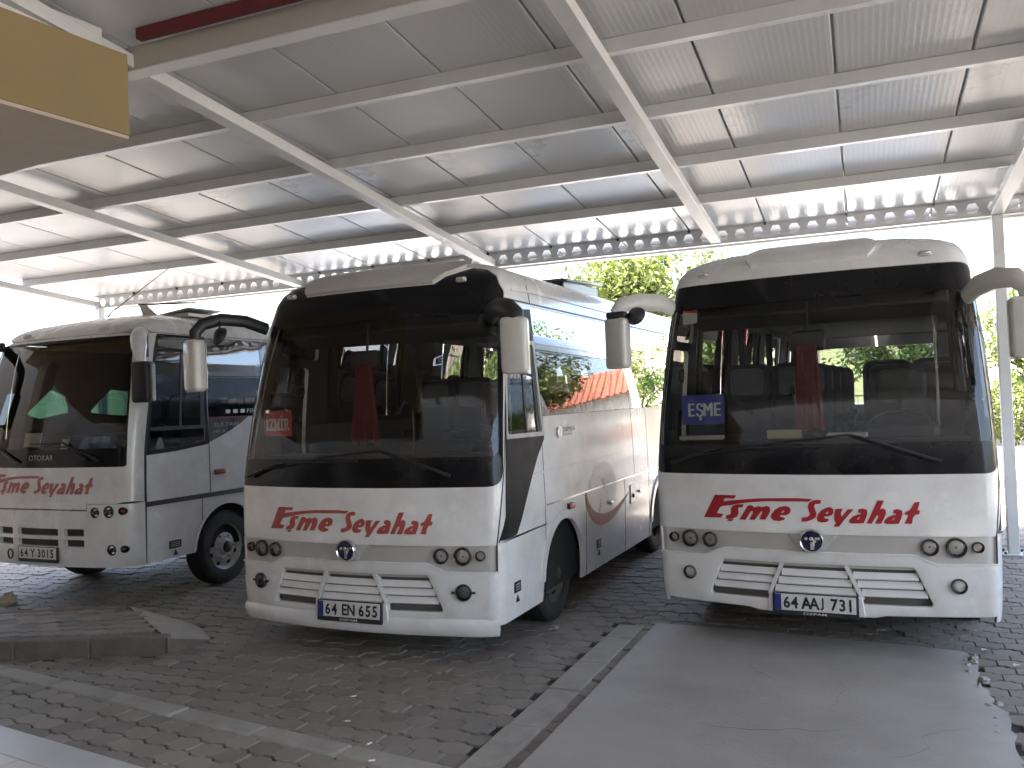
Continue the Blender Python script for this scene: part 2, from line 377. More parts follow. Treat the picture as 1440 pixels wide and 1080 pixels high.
SCRIPT = [[[(-0.656,1.061),(-0.506,1.063),(-0.518,1.044),(-0.586,1.044),(-0.6,1.017),(-0.551,1.023),(-0.466,1.032),(-0.369,1.042),(-0.273,1.047),(-0.18,1.05),(-0.079,1.051),(0.009,1.049),(-0.016,1.034),(-0.08,1.035),(-0.18,1.033),(-0.274,1.033),(-0.369,1.026),(-0.467,1.013),(-0.553,0.996),(-0.609,0.988),(-0.624,0.981),(-0.652,0.933),(-0.604,0.928),(-0.623,0.905),(-0.746,0.901)]],[[(-0.453,1.001),(-0.466,0.982),(-0.488,0.983),(-0.496,0.969),(-0.493,0.94),(-0.506,0.917),(-0.537,0.902),(-0.585,0.897),(-0.579,0.919),(-0.556,0.923),(-0.543,0.936),(-0.544,0.965),(-0.528,0.987),(-0.498,0.998)]],[[(-0.573,0.882),(-0.562,0.892),(-0.53,0.894),(-0.545,0.884)]],[[(-0.485,0.897),(-0.424,0.99),(-0.407,0.996),(-0.39,0.991),(-0.376,0.981),(-0.347,0.99),(-0.328,0.984),(-0.319,0.985),(-0.294,0.994),(-0.276,0.988),(-0.272,0.969),(-0.282,0.943),(-0.308,0.903),(-0.346,0.903),(-0.323,0.946),(-0.322,0.961),(-0.334,0.96),(-0.349,0.941),(-0.38,0.9),(-0.416,0.898),(-0.387,0.944),(-0.389,0.961),(-0.404,0.958),(-0.422,0.935),(-0.445,0.897)]],[[(-0.174,0.915),(-0.181,0.906),(-0.214,0.897),(-0.249,0.901),(-0.265,0.917),(-0.259,0.941),(-0.234,0.971),(-0.206,0.988),(-0.168,0.996),(-0.141,0.99),(-0.135,0.971),(-0.142,0.952),(-0.166,0.939),(-0.208,0.936),(-0.204,0.922),(-0.185,0.917)],[(-0.2,0.951),(-0.188,0.967),(-0.176,0.97),(-0.173,0.96),(-0.182,0.951)]],[[(0.066,1.04),(0.059,1.021),(0.029,1.02),(0.017,1.004),(0.024,0.979),(0.032,0.95),(0.025,0.928),(-0.0,0.912),(-0.031,0.901),(-0.063,0.897),(-0.059,0.921),(-0.03,0.923),(-0.011,0.934),(-0.005,0.95),(-0.013,0.975),(-0.017,1.0),(-0.007,1.023),(0.014,1.037),(0.042,1.042)]],[[(0.111,0.918),(0.102,0.903),(0.065,0.896),(0.042,0.904),(0.038,0.922),(0.047,0.948),(0.069,0.973),(0.099,0.99),(0.123,0.995),(0.138,0.984),(0.14,0.965),(0.13,0.946),(0.106,0.938),(0.082,0.936),(0.079,0.926),(0.09,0.918)],[(0.089,0.952),(0.098,0.966),(0.11,0.971),(0.113,0.958),(0.104,0.949)]],[[(0.158,0.984),(0.2,0.987),(0.187,0.963),(0.186,0.938),(0.197,0.935),(0.234,0.982),(0.266,0.984),(0.214,0.926),(0.19,0.894),(0.171,0.87),(0.142,0.869),(0.151,0.881),(0.16,0.89),(0.149,0.912),(0.149,0.943)]],[[(0.301,0.983),(0.324,0.989),(0.347,0.981),(0.349,0.959),(0.339,0.928),(0.326,0.897),(0.3,0.896),(0.26,0.894),(0.239,0.898),(0.243,0.914),(0.261,0.933),(0.291,0.947),(0.314,0.953),(0.313,0.964),(0.306,0.966),(0.297,0.965)],[(0.284,0.918),(0.296,0.934),(0.306,0.937),(0.304,0.924),(0.292,0.916)]],[[(0.418,1.041),(0.453,1.043),(0.426,0.985),(0.446,0.99),(0.46,0.982),(0.461,0.963),(0.449,0.93),(0.431,0.895),(0.398,0.895),(0.419,0.935),(0.418,0.951),(0.405,0.947),(0.393,0.929),(0.374,0.895),(0.346,0.894),(0.383,0.963)]],[[(0.512,0.981),(0.535,0.986),(0.557,0.978),(0.559,0.957),(0.549,0.926),(0.536,0.896),(0.511,0.895),(0.472,0.894),(0.453,0.898),(0.456,0.913),(0.474,0.932),(0.502,0.945),(0.525,0.95),(0.524,0.961),(0.517,0.964),(0.509,0.963)],[(0.495,0.917),(0.507,0.932),(0.518,0.935),(0.515,0.923),(0.504,0.915)]],[[(0.637,1.03),(0.664,1.033),(0.649,0.98),(0.664,0.978),(0.656,0.957),(0.634,0.955),(0.619,0.931),(0.614,0.896),(0.574,0.897),(0.592,0.931),(0.598,0.952),(0.576,0.955),(0.582,0.969),(0.605,0.977),(0.62,0.998)]]]

def fatten(ring, k):
    n = len(ring); A = sum(ring[i-1][0]*ring[i][1]-ring[i][0]*ring[i-1][1] for i in range(n)); sg = 1 if A > 0 else -1; out = []
    for i in range(n):
        p = Vector(ring[i]); a = (p-Vector(ring[i-1])); b = (Vector(ring[(i+1) % n])-p)
        if a.length < 1e-6 or b.length < 1e-6: out.append(ring[i]); continue
        t = (a.normalized()+b.normalized())
        if t.length < .2: out.append(ring[i]); continue
        t.normalize(); out.append((p.x+t.y*k*sg, p.y-t.x*k*sg))
    return out
SCRIPT = [[fatten(rg, .0032 if i == 0 else -.0022) for i, rg in enumerate(rings)] for rings in SCRIPT]

# ------------------------------------------------------------------ vehicle pieces
_cache = {}
def shared(key, fn, smooth=40):
    if key not in _cache:
        b = MB(); fn(b); me = b.mesh(key, smooth)
        bm = bmesh.new(); bm.from_mesh(me); bmesh.ops.recalc_face_normals(bm, faces=bm.faces); bm.to_mesh(me); bm.free()
        _cache[key] = me
    return _cache[key]
def rbox(b, c, d, rr=.02, rot=None, n=3):
    """box with rounded vertical profile: rounded rectangle in x-z extruded along y"""
    P = rpoly([(-d[0]/2, -d[2]/2), (d[0]/2, -d[2]/2), (d[0]/2, d[2]/2), (-d[0]/2, d[2]/2)], rr, n); c = Vector(c); m = len(P)
    e = min(rr*.5, d[1]*.3); rings = []
    for y, k in ((-d[1]/2, 1), (-d[1]/2+e, 0), (d[1]/2-e, 0), (d[1]/2, 1)):
        rings.append([Vector((x*(1-k*e*2/d[0]), y, z*(1-k*e*2/d[2]))) for x, z in P])
    vs = [(rot @ p if rot is not None else p)+c for rg in rings for p in rg]
    fs = [(i*m+k, i*m+(k+1) % m, (i+1)*m+(k+1) % m, (i+1)*m+k) for i in range(3) for k in range(m)]+[tuple(range(m))[::-1], tuple(range(3*m, 4*m))]
    b.add(vs, fs)
def wheel(parent, x, y, sg, front=True, rimm='rim_dirty'):
    rt = .385
    t = obj_from('wheel', shared('tyre%d' % sg, lambda b: b.lathe([(.235, -.10), (.30, -.105), (.355, -.10), (.378, -.085), (.385, -.05), (.385, .05), (.378, .085), (.355, .10), (.30, .105), (.235, .10)], ax=(sg, 0, 0), n=40, cap=False)), 'dark_rubber', parent)
    t.location = (x, y, rt)
    grv = obj_from('tread', shared('tread%d' % sg, lambda b: [b.lathe([(.3862, h-.006), (.379, h), (.3862, h+.006)], ax=(1, 0, 0), n=40, cap=False) for h in (-.045, -.015, .015, .045)]), 'under_black', t)
    def rim(b):
        if front: b.lathe([(.24, .098), (.248, .09), (.232, .078), (.218, .055), (.205, .042), (.185, .046), (.155, .066), (.13, .076), (.10, .076), (.088, .075), (.08, .10), (.06, .115), (.0, .118)], ax=(sg, 0, 0), n=36, cap=False)
        else: b.lathe([(.24, .095), (.245, .085), (.225, .07), (.21, -.02), (.19, -.06), (.165, -.075), (.12, -.08), (.11, -.04), (.08, .0), (.0, .01)], ax=(sg, 0, 0), n=36, cap=False)
        for k in range(6):
            a = 2*math.pi*k/6; b.lathe([(.014, .06 if front else -.085), (.014, .098 if front else -.05), (.008, .103 if front else -.045)], c=(0, .122*math.cos(a), .125*math.sin(a)), ax=(sg, 0, 0), n=6)
    rm = obj_from('rim', shared('rim%d%d%s' % (sg, front, rimm), rim), rimm, t)
    def holes(b):
        for k in range(8):
            a = 2*math.pi*(k+.5)/8; b.lathe([(.024, .0), (.024, .036)], c=(sg*(.022 if front else -.08), .180*math.cos(a), .178*math.sin(a)), ax=(sg, 0, 0), n=10)
    obj_from('vent_hole', shared('rimholes%d%d' % (sg, front), holes), 'under_black', t)
    obj_from('hub', shared('hub%d%d' % (sg, front), lambda b: b.lathe([(.062, .09 if front else .0), (.06, .125 if front else .03), (.045, .135 if front else .04), (.0, .137 if front else .042)], ax=(sg, 0, 0), n=20)), 'hub_dark', t)
    return t
def seat(parent, x, y, zf, h=1.12, wd=.43, driver=False):
    def sb(b):
        rbox(b, (0, -.22, .42), (wd, .46, .13), .05)
        rbox(b, (0, .06, .42+(h-.42)/2), (wd, .12, h-.40), .10, Matrix.Rotation(R(-9), 3, 'X'), 5)
        b.box((0, -.18, .18), (wd*.7, .35, .36))
        for q in (-1, 1): b.box((q*(wd/2+.02), -.12, .58), (.05, .34, .06))
    o = obj_from('seat', shared('seat%.2f%.2f' % (h, wd), sb), 'seat_fabric', parent); o.location = (x, y, zf)
    hc = obj_from('headrest_cover', shared('headcov%.2f%.2f' % (h, wd), lambda b: rbox(b, (0, .145 if not driver else .14, h-.20), (wd*.80, .155, .30), .07, Matrix.Rotation(R(-9), 3, 'X'), 4)), 'seat_cover', o)
    hc.location = (0, -.055, .03)
    return o
def lamp(parent, sh, a, z, rr, off=-.006, style='head', name='headlight', ear=False):
    s = sh.fs(a, z); p = sh.pos(s, z, off); n = (sh.pos(s, z, off+.1)-p).normalized()
    o = part(name, 'lamp_dark', parent, lambda b: b.lathe([(rr*1.02, -.03), (rr*1.06, .012), (rr*1.0, .020), (rr*.88, .014), (rr*.74, -.010)], p, n, 24, cap=False), smooth=40)
    part('reflector', 'chrome' if style != 'amber' else 'amber', o, lambda b: b.lathe([(rr*.76, -.004), (rr*.66, -.018), (rr*.42, -.034), (0, -.042)], p, n, 24, cap=False), smooth=60)
    if style == 'head':
        part('bulb', 'lamp_dark', o, lambda b: b.lathe([(rr*.22, -.04), (rr*.22, -.016), (rr*.12, -.008), (0, -.006)], p, n, 14, cap=False), smooth=60)
    if style == 'fog_dark':
        part('louvre', 'lamp_dark', o, lambda b: [b.lathe([(rr*q, .004), (rr*(q+.07), .010), (rr*(q+.12), .004)], p, n, 24, cap=False) for q in (.12, .32, .52, .7)], smooth=40)
    part('lens', 'lens_glass', o, lambda b: b.lathe([(rr*.92, .010), (rr*.7, .018), (rr*.4, .023), (0, .025)], p, n, 24, cap=False), smooth=60)
    if ear:
        t = n.cross(Vector((0, 0, 1))).normalized()
        part('clip', 'black_plastic', o, lambda b: [b.box(p+t*q*rr*1.25+n*.008, (rr*.6, .012, rr*.28)) for q in (-1, 1)], bevel=.003)
    return o
def plate(parent, c, s, tilt, extra='OZPAM', blue=True):
    """number plate in its black holder; c = centre, faces -y"""
    e = empty('number_plate', c, 0, parent); e.rotation_euler = (tilt, 0, 0)
    part('holder', 'black_plastic', e, lambda b: b.box((0, .014, -.008), (.552, .02, .148)), bevel=.006)
    part('plate', 'plate_white', e, lambda b: b.box((0, .003, .006), (.52, .006, .11)), bevel=.002)
    if blue: part('country_band', 'plate_blue', e, lambda b: b.box((-.238, -.0005, .006), (.042, .004, .106)))
    def put(nm, m, st, cx, cz, wd, ht):
        bl = m == 'letter_black'; V, F_ = text_flat(st, wd, ht, .028 if bl else .01, .86 if bl else 0); b = MB(); b.add([(cx+x, -.0022, cz+y) for x, y in V], F_); b.build(nm, m, e, fix=False)
    toks = s.split(' '); lens = [len(t) for t in toks]; tot = sum(lens)+.55*(len(toks)-1); x = -.205 if blue else -.24; W_ = .455 if blue else .48; cw = W_/tot
    for t, n_ in zip(toks, lens):
        for ch in t:
            put('character', 'letter_black', ch, x+cw*.5, .006, cw*.72, .080); x += cw
        x += cw*.55
    if blue: put('country_code', 'letter_white', 'TR', -.238, -.022, .022, .018)
    if extra: put('dealer_name', 'letter_white', extra, 0, -.064, .15, .015)
    return e
def emblem(parent, y, z, rr=.072):
    e = empty('emblem', (0, y, z), 0, parent)
    part('ring', 'chrome', e, lambda b: b.lathe([(rr*1.08, .03), (rr*1.1, -.006), (rr*1.02, -.014), (rr*.92, -.008), (rr*.90, .0)], ax=(0, 1, 0), n=32, cap=False), smooth=50)
    part('disc', 'emblem_blue', e, lambda b: b.lathe([(0, -.004), (rr*.5, -.002), (rr*.93, .002), (rr*.93, .02)], ax=(0, 1, 0), n=32, cap=False), smooth=50)
    def mk(b):
        b.lathe([(rr*.17, -.002), (rr*.15, -.011), (0, -.012)], (-rr*.48, 0, rr*.22), (0, 1, 0), 14)
        b.lathe([(rr*.21, -.002), (rr*.18, -.012), (0, -.013)], (-rr*.02, 0, rr*.22), (0, 1, 0), 14)
        b.box((rr*.50, -.007, rr*.25), (rr*.46, .008, rr*.24)); b.box((rr*.06, -.007, -rr*.42), (rr*.36, .008, rr*.74)); b.box((rr*.26, -.007, rr*.02), (rr*.34, .008, rr*.22), Matrix.Rotation(R(35), 3, 'Y'))
    part('mark', 'chrome', e, mk, smooth=40, bevel=.002)
    return e
def strip(sh, name, m, parent, pts, wd, off, th=.006, side=None):
    """narrow band along a polyline of (s,v) points lying on the skin"""
    b = MB()
    for (s0, v0), (s1, v1) in zip(pts[:-1], pts[1:]):
        ln = math.hypot(s1-s0, v1-v0); nx, ny = -(v1-v0)/ln*wd/2, (s1-s0)/ln*wd/2
        n = sh.dens((s0, v0), (s1, v1)); vs = []
        for i in range(n+1):
            t = i/n; s = s0+(s1-s0)*t; v = v0+(v1-v0)*t
            vs += [sh.pos(s-nx, v-ny, off), sh.pos(s+nx, v+ny, off), sh.pos(s+nx, v+ny, off-th), sh.pos(s-nx, v-ny, off-th)]
        fs = []
        for i in range(n):
            k = 4*i
            for j in range(4): fs.append((k+j, k+4+j, k+4+(j+1) % 4, k+(j+1) % 4))
        fs += [(0, 1, 2, 3), (4*n+3, 4*n+2, 4*n+1, 4*n)]
        b.add(vs, fs)
    return b.build(name, m, parent, smooth=40)
def rear_wall(sh, parent, vlo, m, win, glassm):
    vv = [vlo+(2.6-vlo)*i/10 for i in range(11)]+[q for q in sh.vt if q > 2.6]
    right = [(sh._sec(v)[1], sh._sec(v)[0]) for v in vv]; outl = right+[(-x, z) for x, z in right[::-1]]
    V, F_ = cdt(outl, [win]); o = MB().add([(x, sh.L, z) for x, z in V], [f[::-1] for f in F_]).build('rear_panel', m, parent, fix=False)
    md = o.modifiers.new('solid', 'SOLIDIFY'); md.thickness = .03; md.offset = -1
    V, F_ = cdt(win); MB().add([(x, sh.L+.004, z) for x, z in V], [f[::-1] for f in F_]).build('rear_window', glassm, parent, fix=False)
def cloth(b, c, w0, w1, h, depth=.03, nx=14, nz=8, folds=3.5):
    vs = []; rnd = random.Random(3)
    ph = rnd.random()*6
    for j in range(nz+1):
        t = j/nz; wd = w0+(w1-w0)*t
        for i in range(nx+1):
            q = i/nx-.5; vs.append((c[0]+q*wd, c[1]+math.sin(q*folds*2*math.pi+ph+t*.8)*depth*(.35+.65*t), c[2]-h*t+.012*math.sin(q*9)*t))
    b.add(vs, [(j*(nx+1)+i, (j+1)*(nx+1)+i, (j+1)*(nx+1)+i+1, j*(nx+1)+i+1) for j in range(nz) for i in range(nx)])
def mirror_house(parent, c, d, m, rot=0, name='mirror'):
    o = part(name, m, parent, lambda b: rbox(b, c, d, .035, Matrix.Rotation(rot, 3, 'Z'), 4), smooth=50)
    q = Matrix.Rotation(rot, 3, 'Z') @ Vector((0, d[1]/2+.004, 0))
    part('mirror_glass', 'chrome', o, lambda b: b.box(Vector(c)+q, (d[0]*.86, .006, d[2]*.88), Matrix.Rotation(rot, 3, 'Z')), bevel=.002)
    return o
def script_on(sh, name, m, parent, cs, cv, k=1., front=True):
    rl = []
    for rings in SCRIPT:
        rl.append([[((sh.fs(a, cv) if front else cs+(a+.04)*k), cv+(z-.966)*k) for a, z in rg] for rg in rings])
    return sh.decal(name, m, parent, rl)

# ------------------------------------------------------------------ the two rounded midibuses
def midibus(loc, rz, label, capped, numb, dest, script_m, arm_m, lip):
    vs = [.18, .30, .60, .90, 1.20, 1.50, 2.00, 2.30, 2.60, 2.66, 2.73, 2.80, 2.86, 2.92, 3.0]
    zs = [.18, .30, .60, .90, 1.20, 1.50, 2.00, 2.30, 2.60, 2.66, 2.73, 2.80, 2.86, 2.905, 2.94]
    ws = [1.09, 1.11, 1.125, 1.13, 1.13, 1.12, 1.09, 1.065, 1.03, 1.018, .99, .92, .74, .43, .004]
    fs = [.04, .02, .01, .01, .02, .06, .165, .24, .33, .36, .42, .53, .70, .95, 1.3]
    rd = [.12, .12, .12, .12, .12, .13, .15, .17, .20, .20, .20, .20, .20, .20, .003]
    sh = Shell(vs, zs, ws, fs, rd, .12, 7.05)
    root = empty('midibus', (*loc, 0), rz); tag(root, label, 'bus', 'buses parked side by side under the canopy')
    P = 'white_paint'; Sx = sh.ss(sh.L, 1.0)
    sN = sh.ss(.172, .5)
    wb_, wt_ = sh.A0+.90*sh.C0, sh.A0+.93*sh.C0; gb_, gt_ = sh.A0+.64*sh.C0, sh.A0+.66*sh.C0
    WS = rpoly([(-wb_, 1.212), (wb_, 1.212), (wt_, 2.62), (-wt_, 2.62)], [.13, .13, .10, .10])
    if capped:
        mtop = [(sh.fs(1.005, 2.66), 2.66), (sh.fs(.975, 2.72), 2.72), (sh.fs(.90, 2.775), 2.775), (sh.fs(.78, 2.80), 2.80), (sh.fs(.62, 2.735), 2.735), (sh.fs(.55, 2.675), 2.675), (sh.fs(-.60, 2.675), 2.675), (sh.fs(-.65, 2.74), 2.74), (sh.fs(-.72, 2.79), 2.79), (sh.fs(-.86, 2.775), 2.775), (sh.fs(-.96, 2.72), 2.72), (sh.fs(-1.0, 2.66), 2.66)]
        WS = rpoly([(-wb_, 1.212), (wb_, 1.212), (wt_, 2.60)]+mtop+[(-wt_, 2.60)], [.13, .13]+[0]*14)
    GL = rpoly([(-gb_, 1.42), (gb_, 1.42), (gt_, 2.43), (-gt_, 2.43)], .05)
    bandR = sh.S([(1.06, 1.665), (6.55, 1.665), (6.55, 2.525), (1.05, 2.525)])
    bandL = sh.S([(1.30, 1.60), (6.55, 1.60), (6.55, 2.525), (1.30, 2.525)], -1)
    drv = [(.365, 1.556), (1.0, 1.548), (.985, 2.22), (.50, 2.20)]
    door = [(.285, .40), (1.22, .40), (1.22, 2.50), (.61, 2.50), (.46, 2.05), (.325, 1.5), (.29, 1.1)]
    arches = [sh.S([(c-.45, .1), (c+.45, .1)]+arc(c, .395, .435, 0, 180, 14), sg) for sg in (1, -1) for c in (1.375, 4.54)]
    drvH = sh.S(rpoly(drv, .03), 1); doorH = sh.S([(.277, .392), (1.228, .392), (1.228, 2.508), (.60, 2.508), (.452, 2.05), (.317, 1.5), (.282, 1.1)], -1)
    out = [(-Sx, .26), (-sN, .26), (-sN, .812), (sN, .812), (sN, .26), (Sx, .26), (Sx, 2.545), (-Sx, 2.545)]
    sh.patch('body', P, root, out, [WS, bandR, bandL, drvH, doorH]+arches, 0, .02, inner='interior_dark')
    roof = sh.patch('roof', P, root, [(-Sx, 2.552), (Sx, 2.552), (Sx, 2.998), (-Sx, 2.998)], [WS], .004, .02, inner='interior_dark')
    rear_wall(sh, root, .26, P, rpoly([(-.86, 1.55), (.86, 1.55), (.80, 2.36), (-.80, 2.36)], .08), 'side_glass')
    # windscreen with its black surround
    sh.patch('windshield_surround', 'frit_black', root, WS, [GL], -.003, .008)
    sh.patch('windshield', 'windshield_glass', root, GL, [], -.006)
    # roof front: fairing, marker lamps, black mask on the capped bus
    fb = .60 if capped else .385; ft = .80 if capped else .385
    if capped:
        fair = [(sh.fs(-.595, 2.678), 2.678), (sh.fs(.545, 2.678), 2.678), (sh.fs(.615, 2.738), 2.738), (sh.fs(.74, 2.80), 2.80), (sh.fs(.60, 2.87), 2.87), (sh.fs(.30, 2.95), 2.95), (sh.fs(-.30, 2.95), 2.95), (sh.fs(-.55, 2.87), 2.87), (sh.fs(-.68, 2.80), 2.80), (sh.fs(-.645, 2.742), 2.742)]
    else:
        fair = sh.F([(-.40, 2.70), (.40, 2.70), (.385, 2.86), (.33, 2.94), (-.33, 2.94), (-.385, 2.86)])
    fo = sh.patch('roof_fairing', 'cream_paint' if capped else P, root, fair, [], .030, .03, gv=.03, gs=.06)
    for a in (-.763, .763):
        s = sh.fs(a, 2.685); p = sh.pos(s, 2.685, .012); n = (sh.pos(s, 2.685, .1)-p).normalized()
        o = part('marker_lamp', 'silver_paint', root, lambda b: rbox(b, p, (.085, .03, .04), .018), smooth=50)
        part('lens', 'chrome', o, lambda b: rbox(b, p+n*.012, (.058, .02, .022), .01), smooth=50)
    # flanks
    pil = [(1.06, 1.41), (2.55, 2.88), (4.03, 4.36), (5.50, 5.80)]
    opn = [(1.41, 2.55), (2.88, 4.03), (4.36, 5.50), (5.80, 6.45)]
    for sg, band, b0 in ((1, bandR, 1.06), (-1, bandL, 1.30)):
        hl = [sh.S(rpoly([(x0, 1.70), (x1, 1.70), (x1, 2.47), (x0, 2.47)], .04), sg) for x0, x1 in opn]
        sh.patch('window_frame', 'black_panel', root, band, hl, -.022, .02)
        cuts = [b0, 2.31, 3.46, 4.55, 5.60, 6.55]; zb = 1.665 if sg > 0 else 1.60
        for i in range(5):
            x0, x1 = cuts[i]+.004, cuts[i+1]-.004
            q = [(x0, zb+.004), (x1, zb+.004), (x1, 2.521), (x0-(.01 if (i == 0 and sg > 0) else 0), 2.521)]
            sh.patch('side_window', 'side_glass' if sg > 0 else 'clear_glass', root, sh.S(q, sg), [], -.004)
        strip(sh, 'gutter', 'black_plastic', root, [(sg*sh.ss(.62, 2.54), 2.545), (sg*Sx*.999, 2.545)], .012, .004)
        strip(sh, 'roof_rail', P, root, [(sg*sh.ss(.72, 2.63), 2.625), (sg*sh.ss(1.2, 2.64), 2.64), (sg*Sx*.999, 2.64)], .018, .014, .014)
        strip(sh, 'moulding', 'chrome', root, [(sg*sh.ss(1.0, .98), .982), (sg*sh.ss(4.02, .98), .982)], .014, .010, .012)
        strip(sh, 'moulding', 'chrome', root, [(sg*sh.ss(4.02, .98), .982), (sg*Sx*.999, .982)], .014, .010, .012)
        strip(sh, 'crease', P, root, [(sg*sh.ss(.82 if sg > 0 else 1.3, 1.24), 1.24), (sg*sh.ss(3.1, 1.24), 1.24)], .012, .006, .006)
        for bb, v0, v1 in ((1.0, .985, 1.66), (.99, .262, .975), (1.93, .262, .975), (3.10, .262, .975), (3.46, .99, 1.66), (4.02, .262, 1.66), (5.1, .262, .975)):
            if sg < 0 and bb < 1.3: continue
            if bb == 1.0: v1 = 1.50
            strip(sh, 'panel_seam', 'under_black', root, [(sg*sh.ss(bb, v0), v0), (sg*sh.ss(bb, v1), v1)], .007, .0012, .004)
        for cc in (1.375, 4.54):
            ring = arc(cc, .395, .505, 2, 178, 16)+arc(cc, .395, .437, 178, 2, 16)
            sh.patch('wheel_arch', P, root, sh.S(ring, sg), [], .014, .02)
            part('wheel_well', 'under_black', root, lambda b: b.prism(arc(cc, .395, .47, 0, 180, 16)+[(cc-.47, .30), (cc+.47, .30)], sg*.62, sg*1.07, lambda x, y, z: (z, x, y)))
        wheel(root, sg*.935, 1.375, sg, True); wheel(root, sg*.95, 4.54, sg, False)
        q = sh.pos(sg*sh.ss(1.53, .91), .91, .008)
        o = part('side_marker', 'black_plastic', root, lambda b: b.box(q, (.03, .13, .05)), bevel=.006)
        part('lens', 'amber', o, lambda b: b.box(q+Vector((sg*.012, 0, 0)), (.02, .11, .036)), bevel=.005)
        for bb, vv in ((.43, .48), (2.25, .48)):
            if sg < 0 and bb < 1.3: continue
            q2 = sh.pos(sg*sh.ss(bb, vv), vv, .004)
            o = part('tyre_label', 'letter_black', root, lambda b: b.box(q2, (.004, .11, .075)))
            part('print', 'letter_grey', o, lambda b: [b.box(q2+Vector((sg*.002, 0, -.018+.018*k)), (.003, .075, .006)) for k in range(3)])
            part('jack_mark', 'letter_black', root, lambda b: b.add([q2+Vector((0, -.03, -.105)), q2+Vector((0, .03, -.105)), q2+Vector((0, 0, -.055)), q2+Vector((-sg*.003, -.03, -.105)), q2+Vector((-sg*.003, .03, -.105)), q2+Vector((-sg*.003, 0, -.055))], [(0, 1, 2), (5, 4, 3), (0, 3, 4, 1), (1, 4, 5, 2), (2, 5, 3, 0)]))
        # swirl sticker low on the flank: a red comma shaped sweep
        cx, cz = 2.42, .95
        sh.decal('grey_disc_sticker', 'disc_grey', root, [[sh.S([(cx+.40*math.cos(R(q)), cz+.25*math.sin(R(q))) for q in range(0, 360, 12)], sg)]], .0025)
        o_ = []; i_ = []
        for k in range(29):
            t = k/28; an = R(172+168*t); th = .105*math.sin(math.pi*min(1, t*.93+.07))**.8; kx = .50+.38*t**3; kz = .31+.02*t
            o_.append((cx+kx*math.cos(an), cz+kz*math.sin(an))); i_.append((cx+(kx-th*.9)*math.cos(an), cz+(kz-th)*math.sin(an)))
        sh.decal('swirl_sticker', 'script_faded', root, [[sh.S(o_+i_[::-1], sg)]], .0036)
        for bb in (2.62, 3.62):
            p = sh.pos(sg*sh.ss(bb, .80), .80, .012); part('flap_handle', 'chrome', root, lambda b: b.box(p, (.02, .07, .03)), bevel=.006)
        q3 = sh.pos(sg*sh.ss(3.36, .80), .80, .003); o = part('filler_flap', P, root, lambda b: b.box(q3, (.012, .17, .19)), bevel=.006)
        part('lock', 'black_plastic', o, lambda b: b.lathe([(.022, 0), (.02, .012)], q3+Vector((sg*.005, 0, -.02)), (sg, 0, 0), 12))
        # inner lining
        part('side_lining', 'interior_grey', root, lambda b: b.box((sg*1.055, 3.75, 1.29), (.02, 5.6, .72)))
    # driver's side: black painted sweep, sliding window in a metal frame
    bp = [(.178, .835), (.44, .848), (.52, .93), (.62, 1.06), (.75, 1.22), (.89, 1.37), (1.04, 1.49), (1.05, 1.66), (1.042, 2.50), (.62, 2.47), (.49, 2.2), (.345, 1.60), (.30, 1.35), (.26, 1.0)]
    sh.patch('black_side_panel', 'black_panel', root, sh.S(bp), [drvH], .003, .002)
    fr = [(.342, 1.525), (1.035, 1.515), (1.02, 2.25), (.478, 2.23)]
    sh.patch('window_trim', 'steel_rim', root, sh.S(fr), [drvH], .008, .016)
    sh.patch('driver_window', 'clear_glass', root, drvH, [], -.004)
    strip(sh, 'window_bar', 'black_plastic', root, [(sh.ss(.72, 1.555), 1.555), (sh.ss(.76, 2.205), 2.205)], .022, .002)
    strip(sh, 'window_bar', 'black_plastic', root, [(sh.ss(.955, 1.555), 1.555), (sh.ss(.955, 2.215), 2.215)], .05, .002)
    strip(sh, 'moulding', 'chrome', root, [(sh.ss(.178, .83), .835), (sh.ss(.985, .84), .842)], .014, .010, .012)
    strip(sh, 'panel_seam', 'under_black', root, [(sh.ss(.165, .265), .265), (sh.ss(.165, .81), .81), (sh.ss(.295, 1.4), 1.4), (sh.ss(.41, 1.9), 1.9)], .008, .0015, .004)
    strip(sh, 'panel_seam', 'under_black', root, [(sh.ss(1.05, 2.55), 2.553), (sh.ss(1.05, 2.68), 2.68), (sh.ss(1.12, 2.75), 2.75)], .008, .0065, .004)
    # entrance door on the other flank
    g1 = sh.S(rpoly([(.42, .95), (1.0, .95), (1.0, 2.15), (.56, 2.15)], .05), -1); g2 = sh.S(rpoly([(.62, 2.22), (1.13, 2.22), (1.13, 2.44), (.69, 2.44)], .04), -1)
    dr = sh.patch('door', P, root, sh.S(door, -1), [g1, g2], 0, .025, inner='interior_dark')
    sh.patch('door_glass', 'clear_glass', dr, g1, [], -.006); sh.patch('door_glass', 'clear_glass', dr, g2, [], -.006)
    p = sh.pos(-sh.ss(1.10, 1.1), 1.1, .02); part('handle', 'black_plastic', dr, lambda b: b.box(p, (.03, .05, .12)), bevel=.006)
    # nose: lamp band, hood line, bumper with louvred grille
    bandp = [(-sN, .59), (sN, .59), (sN, .83), (-sN, .83)]
    sh.patch('lamp_band', 'silver_paint', root, bandp, [], -.014, .01)
    bt = [(sN, .30), (sN, .637), (sh.fs(.76, .637), .637), (sh.fs(.70, .650), .650), (sh.fs(.64, .688), .688), (sh.fs(.60, .696), .696), (sh.fs(-.60, .696), .696), (sh.fs(-.64, .688), .688), (sh.fs(-.70, .650), .650), (sh.fs(-.76, .637), .637), (-sN, .637), (-sN, .30),
          (sh.fs(-.44, .288), .288), (sh.fs(-.37, .272), .272), (sh.fs(.37, .272), .272), (sh.fs(.44, .288), .288)]
    gh = sh.F(rpoly([(-.725, .356), (.725, .356), (.615, .610), (-.615, .610)], .025))
